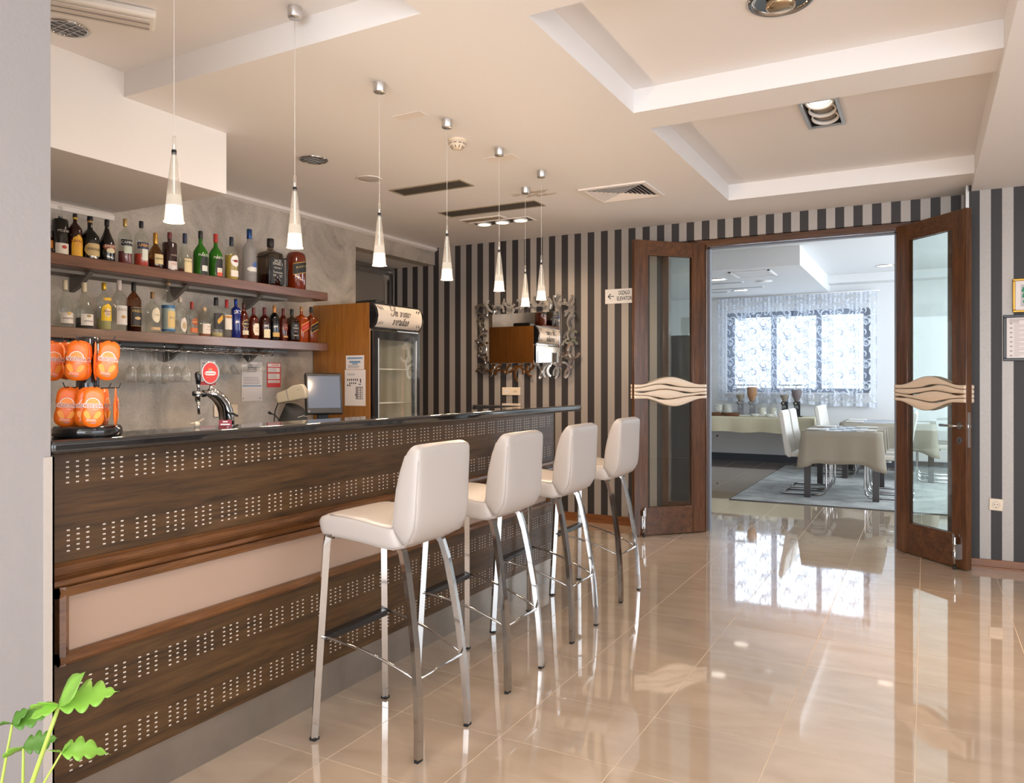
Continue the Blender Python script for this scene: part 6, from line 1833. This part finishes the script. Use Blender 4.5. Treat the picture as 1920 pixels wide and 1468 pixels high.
# cereal dispensers
for k, (px, cm, fill, dark, lab) in enumerate(((1388, cereal_b, .42, False, 'leftmost cereal dispenser, a third full of muesli, grey stand'), (1410, cereal_a, .88, False, 'cereal dispenser filled with golden flakes'), (1471, cereal_b, .40, True, 'black-based cereal dispenser a third full of pale muesli'), (1494, cereal_c, .72, True, 'black-based cereal dispenser filled with dark cereal'))):
    Y = 12.36; X = on_buf(px, Y)
    t = thing('cereal_dispenser', lab, 'cereal dispenser', (X, Y, BZ), 0, 'cereal dispensers on the buffet')
    m_ = black_pl if dark else plain('dispenser_grey' + str(k), (.28, .27, .28), .4)
    obj('stand', MB().box((-.045, .02, 0), (.045, .055, .235)).box((-.045, -.06, .185), (.045, .02, .225)), m_, t)
    obj('base', MB().box((-.085, -.09, 0), (.085, .07, .014)), m_, t, bevel=.004, seg=1)
    hz = .225; hh = .255
    obj('hopper', MB().lathe([(.028, hz), (.035, hz + .02), (.068, hz + .09), (.078, hz + .14), (.080, hz + hh)], 20), crystal, t)
    rr_ = lambda z: .026 if z < .02 else (.033 + (z - .02) / .07 * .033 if z < .09 else .068 + min(1, (z - .09) / .05) * .008)
    top_ = hh * fill
    pr = [(.001, hz + .004)] + [(rr_(z), hz + z) for z in (.004, .02, .05, .09, .12, .16, .20, .24) if z < top_] + [(rr_(top_), hz + top_), (.001, hz + top_ + .008)]
    obj('cereal', MB().lathe(pr, 18), cm, t)
    obj('lid', MB().lathe([(.084, hz + hh), (.084, hz + hh + .012), (.001, hz + hh + .014)], 20), black_pl, t)
    obj('turn_knob', MB().tube([(-.01, -.06, .205), (-.01, -.088, .205)], [.018, .012], 12), gmat('mb0a48c'), t)
    obj('chute', MB().tube([(0, -.035, .185), (0, -.05, .125)], [.024, .030], 12), crystal, t)
# jars, stacks of plates, baskets, bowls, trays
for px, w_, lab in ((1430, .085, 'larger glass jar of white spread on the buffet between the dispensers'), (1450, .075, 'smaller glass jar on the buffet beside the black dispensers')):
    t = thing('glass_jar', lab, 'jar', (on_buf(px, 12.4), 12.4, BZ), 0, 'glass jars on the buffet')
    obj('glass', MB().lathe([(w_, 0), (w_, .15), (w_ * .7, .17), (w_ * .72, .20)], 20), crystal, t)
    obj('contents', MB().lathe([(w_ * .7, .006), (w_ * .7, .13), (.001, .132)], 18), food_w, t)
    obj('lid', MB().lathe([(w_ * .76, .201), (w_ * .76, .212), (.001, .214)], 18), crystal, t)
for px, nn, lab in ((1349, 9, 'left stack of white soup bowls at the buffet end'), (1365, 10, 'right stack of white soup bowls at the buffet end')):
    for k in range(nn):
        o = obj('bowl', MB().lathe([(.035, 0), (.062, .018), (.072, .030), (.069, .030), (.058, .019), (.001, .006)], 18), ceramic, None, (on_buf(px, 12.42), 12.42, BZ + .03 + k * .0135))
        sd = 'left' if px < 1355 else 'right'
        tag(o, ('topmost' if k == nn - 1 else 'bottom' if k == 0 else 'one of the middle') + (' white bowls' if 0 < k < nn - 1 else ' white bowl') + f' of the {sd} stack on the buffet', 'bowl', lab)
    o = obj('plate', MB().lathe([(.05, 0), (.085, .012), (.082, .014), (.001, .004)], 20), ceramic, None, (on_buf(px, 12.42), 12.42, BZ)); o.scale = (1, 1, 1)
    tag(o, 'white plate under the ' + lab.split(' of ')[0] + ' of bowls on the buffet', 'plate')
for px, w_, lab in ((1343, .15, 'wicker bread basket at the left buffet end, cut by the door jamb'), (1371, .19, 'wicker bread basket with wire rim on the buffet, right of the other basket')):
    t = thing('wicker_basket', lab, 'basket', (on_buf(px, 12.14), 12.14, BZ), 0, 'wicker baskets on the buffet')
    obj('body', MB().lathe([(w_ * .62, 0), (w_ * .75, .05), (w_ * .72, .052), (w_ * .58, .006), (.001, .006)], 24, sy=.55), wicker, t)
    g = MB()
    for a in range(16):
        a1 = 2 * pi * a / 16; g.tube([(w_ * .74 * cos(a1), w_ * .74 * sin(a1) * .55, .05), (w_ * .80 * cos(a1 + .2), w_ * .80 * sin(a1 + .2) * .55, .085), (w_ * .74 * cos(a1 + .4), w_ * .74 * sin(a1 + .4) * .55, .05)], .0016, 4)
    obj('wire_rim', g, chrome, t)
for px, lab in ((1416, 'small white bowl of spread on the buffet front, left one'), (1442, 'small white bowl of spread on the buffet front, right one')):
    t = thing('spread_bowl', lab, 'bowl', (on_buf(px, 12.07), 12.07, BZ + (.0 if px < 1430 else 0)), 0)
    obj('dish', MB().lathe([(.03, 0), (.052, .02), (.062, .045), (.058, .045), (.048, .02), (.001, .008)], 20), ceramic, t)
    obj('spread', MB().lathe([(.053, .036), (.001, .042)], 18), food_w, t)
for px, w_, lab in ((1396, .16, 'low white tray on the buffet beside the wicker basket'), (1432, .15, 'white napkin tray on the buffet behind the small bowls')):
    o = obj('tray', MB().box((-w_ / 2 - .03, -.06, 0), (w_ / 2, .06, .022)), ceramic, None, (on_buf(px, 12.2), 12.2, BZ), bevel=.006); tag(o, lab, 'tray')
o = obj('napkin_stand', MB().prism([(-.05, 0), (.05, 0), (.03, .045), (-.03, .045)], -.04, .04, 'y'), white_pl, None, (on_buf(1452, 12.1), 12.1, BZ)); tag(o, 'small white stand on the buffet right of the small bowls', 'stand')
t = thing('serving_tongs', 'silver serving tongs leaning out of the left bread basket', 'tongs')
a = Vector((on_buf(1339, 12.1), 12.1, zat(1339, 760, 12.1))); b = Vector((on_buf(1348, 12.1), 12.1, zat(1348, 772, 12.1)))
obj('arm', MB().tube([a, b], .005, 6), chrome, t); obj('arm', MB().tube([a + Vector((0, .02, 0)), b + Vector((.0, -.01, .0))], .005, 6), chrome, t)
sk = thing('wall_socket', 'white wall socket below the buffet cloth', 'socket')
obj('plate', MB().box((-3.08, DY - .010, .355), (-3.0, DY - .001, .435)), white_pl, sk, bevel=.003, seg=1)
obj('socket_ring', disc_y(MB(), -3.04, .395, DY - .010, .022, .002), grey_ink, sk)

# ---- lace curtain: two panels, each pleated net + scroll pattern


def curtain(x0, x1, zt, zb0, zb1, lab, seed):
    t = thing('lace_curtain', lab, 'curtain', (0, 0, 0), 0, 'white lace curtains on the dining window')
    Yc = DY - .09
    W_ = x1 - x0
    sgn = 1

    def fold(x, z):
        k = (x - x0) / W_; f = (zt - z) / (zt - zb0)
        return Yc + .014 * sin(2 * pi * (x - x0) / .17 + seed) * (.35 + .65 * f) + .006 * sin(2 * pi * x / .061)

    def zbot(x):
        k = (x - x0) / W_; return zb0 + (zb1 - zb0) * k + .012 * sin(7 * k + seed)
    nx = 70; nz = 14; vs = []
    for j in range(nz + 1):
        for i in range(nx + 1):
            x = x0 + W_ * i / nx; z = zt + (zbot(x) - zt) * j / nz; vs.append((x, fold(x, z), z))
    mb = MB(); mb.add(vs, [(j * (nx + 1) + i, j * (nx + 1) + i + 1, (j + 1) * (nx + 1) + i + 1, (j + 1) * (nx + 1) + i) for j in range(nz) for i in range(nx)], True)
    obj('net', mb, sheer, t)
    # gathered top hem and bottom hem (denser cloth)
    for (za, zb_) in ((zt, zt - .035), (None, None)):
        vs = []
        for i in range(nx + 1):
            x = x0 + W_ * i / nx
            a_, b_ = (za, zb_) if za else (zbot(x) + .05, zbot(x))
            vs += [(x, fold(x, a_) - .002, a_), (x, fold(x, b_) - .002, b_)]
        mb = MB(); mb.add(vs, [(2 * i, 2 * i + 1, 2 * i + 3, 2 * i + 2) for i in range(nx)], True); obj('hem', mb, lace, t)
    # acanthus scroll pattern: tapered spiral ribbons
    motif = []

    def spiral(cx, cz, r0, turns, a0, dirn, w0):
        pts = []; n = int(16 * turns) + 6
        for i in range(n + 1):
            u = i / n; a = a0 + dirn * 2 * pi * turns * u; rr = r0 * (1 - .82 * u); pts.append((cx + rr * cos(a), cz + rr * sin(a), w0 * (.35 + .95 * sin(pi * min(1, u * .85 + .1)))))
        return pts
    PW, PH = .37, .33      # repeat
    motif.append(spiral(.10, .09, .075, 1.25, R(200), -1, .0105))
    motif.append(spiral(.12, .10, .045, .7, R(60), -1, .009))
    motif.append(spiral(.27, .22, .085, 1.2, R(20), 1, .0105))
    motif.append(spiral(.28, .21, .050, .7, R(200), 1, .009))
    motif.append(spiral(.30, .06, .045, 1.1, R(120), -1, .008))
    motif.append(spiral(.06, .27, .050, 1.1, R(300), 1, .008))
    motif.append([(.02 + .36 * u, .02 + .16 * sin(2.2 * u) + .06 * sin(6.3 * u), .0070 * (.4 + sin(pi * u))) for u in [i / 14 for i in range(15)]])
    motif.append([(.20 + .05 * sin(5 * u), .355 * u, .0065 * (.4 + sin(pi * u))) for u in [i / 14 for i in range(15)]])
    motif.append(spiral(.18, .30, .038, 1.0, R(40), 1, .0075))
    motif.append(spiral(.19, .02, .034, 1.0, R(240), -1, .0075))
    motif.append(spiral(.35, .29, .034, 1.0, R(140), -1, .0075))
    # leaflets
    for (cx, cz, a0, n_) in ((.10, .09, 90, 6), (.27, .22, 240, 6), (.30, .06, 350, 5), (.06, .27, 130, 5)):
        for k in range(n_):
            a = R(a0 + k * 26); r1, r2 = .060, .112
            motif.append([(cx + (r1 + (r2 - r1) * u) * cos(a + .55 * u), cz + (r1 + (r2 - r1) * u) * sin(a + .55 * u), .0105 * sin(pi * (u * .9 + .08))) for u in [i / 5 for i in range(6)]])
    pm = MB()
    zmax = zt - .02
    for ix in range(-1, int(W_ / PW) + 2):
        for iz in range(-1, int((zt - min(zb0, zb1)) / PH) + 2):
            ox = x0 + ix * PW + seed * .1; oz = min(zb0, zb1) - .1 + iz * PH + (PH / 2 if ix % 2 else 0)
            for st in motif:
                m_ = len(st); vs = []; ok = True
                for i, (px_, pz_, w_) in enumerate(st):
                    a = st[max(i - 1, 0)]; b = st[min(i + 1, m_ - 1)]; tx, tz = b[0] - a[0], b[1] - a[1]; l = hypot(tx, tz) or 1
                    for s_ in (-1, 1):
                        x = ox + px_ - tz / l * w_ * s_; z = oz + pz_ + tx / l * w_ * s_
                        x = min(max(x, x0), x1); z = min(max(z, zbot(x)), zt)
                        vs.append((x, fold(x, z) - .0015, z))
                pm.add(vs, [(2 * i, 2 * i + 1, 2 * i + 3, 2 * i + 2) for i in range(m_ - 1)])
    obj('lace_pattern', pm, lace, t, kind='stuff')


curtain(-3.02, -1.858, 2.655, .972, .950, 'left white lace curtain panel with scroll pattern', 1)
curtain(-1.832, -.64, 2.66, .955, .895, 'right white lace curtain panel with scroll pattern', 2)
o = obj('curtain_rail', MB().tube([(-3.08, DY - .09, 2.668), (-.60, DY - .09, 2.668)], .008, 8), white_pl); tag(o, 'thin white curtain rail above the dining window', 'curtain rail')

# dining ceiling fittings
t = thing('square_diffuser', 'square white air diffuser in the dining room soffit', 'air vent')
x0, x1, y0, y1 = -2.19, -1.685, 9.74, 10.33
g = MB().box((x0, y0, CZ - .012), (x1, y0 + .03, CZ)).box((x0, y1 - .03, CZ - .012), (x1, y1, CZ)).box((x0, y0, CZ - .012), (x0 + .03, y1, CZ)).box((x1 - .03, y0, CZ - .012), (x1, y1, CZ))
obj('frame', g, white_pl, t); obj('backing', MB().box((x0 + .03, y0 + .03, CZ - .001), (x1 - .03, y1 - .03, CZ)), mat_grey, t)
for k in range(1, 10):
    yy = y0 + .03 + (y1 - y0 - .06) * k / 10
    obj('slat', MB().box((x0 + .03, yy - .014, CZ - .010), (x1 - .03, yy + .008, CZ - .006)), white_pl, t)
for k, (x, y, z, lab) in enumerate(((-2.47, 10.38, CZ, 'lit round downlight nearest in the dining room soffit'), (-2.45, 11.76, CZ, 'lit round downlight farther back in the dining room soffit'), (-.49, 11.79, 2.913, 'lit round downlight in the raised dining ceiling'))):
    t = thing('round_downlight', lab, 'ceiling light', (x, y, z))
    obj('rim', MB().lathe([(.125, 0), (.125, -.006), (.11, -.008), (.11, 0)], 28), chrome, t)
    obj('lamp', MB().lathe([(.108, -.003), (.001, -.003)], 24), emit('downlight_cool' + str(k), (1, .95, .86), 2.2), t)
t = thing('ceiling_speaker', 'round white ceiling speaker in the dining room soffit', 'speaker', (-1.95, 10.85, CZ))
obj('grille', MB().lathe([(.11, 0), (.11, -.006), (.001, -.008)], 28), white_pl, t)
for k, (x0, x1, y, lab) in enumerate(((-2.9, -2.22, 10.78, 'nearest linear slot diffuser in the dining room soffit'), (-2.95, -2.06, 11.44, 'middle linear slot diffuser in the dining room soffit'), (-3.2, -2.65, 11.82, 'farthest linear slot diffuser in the dining room soffit'))):
    t = thing('slot_diffuser', lab, 'air vent')
    obj('frame', MB().box((x0, y - .07, CZ - .006), (x1, y + .07, CZ)), white_pl, t)
    obj('slot', MB().box((x0 + .02, y - .04, CZ - .008), (x1 - .02, y + .04, CZ - .006)), mat_grey, t)
# dark cabinet with vase seen through the left side light
t = thing('dark_cabinet', 'tall dark cabinet behind the left side glass of the doorway', 'cabinet')
obj('body', MB().box((-2.9, 7.0, 0), (-1.83, 7.4, 1.73)), cabinet_m, t)
obj('door', MB().box((-2.35, 6.985, .06), (-1.85, 7.0, 1.70)), cabinet_m, t)
o = obj('glass_vase', MB().lathe([(.045, 0), (.045, .175), (.043, .175), (.043, .004), (.001, .004)], 24), crystal, None, (-2.0, 7.12, 1.7305)); tag(o, 'clear straight glass vase on the dark cabinet behind the left side glass', 'vase')
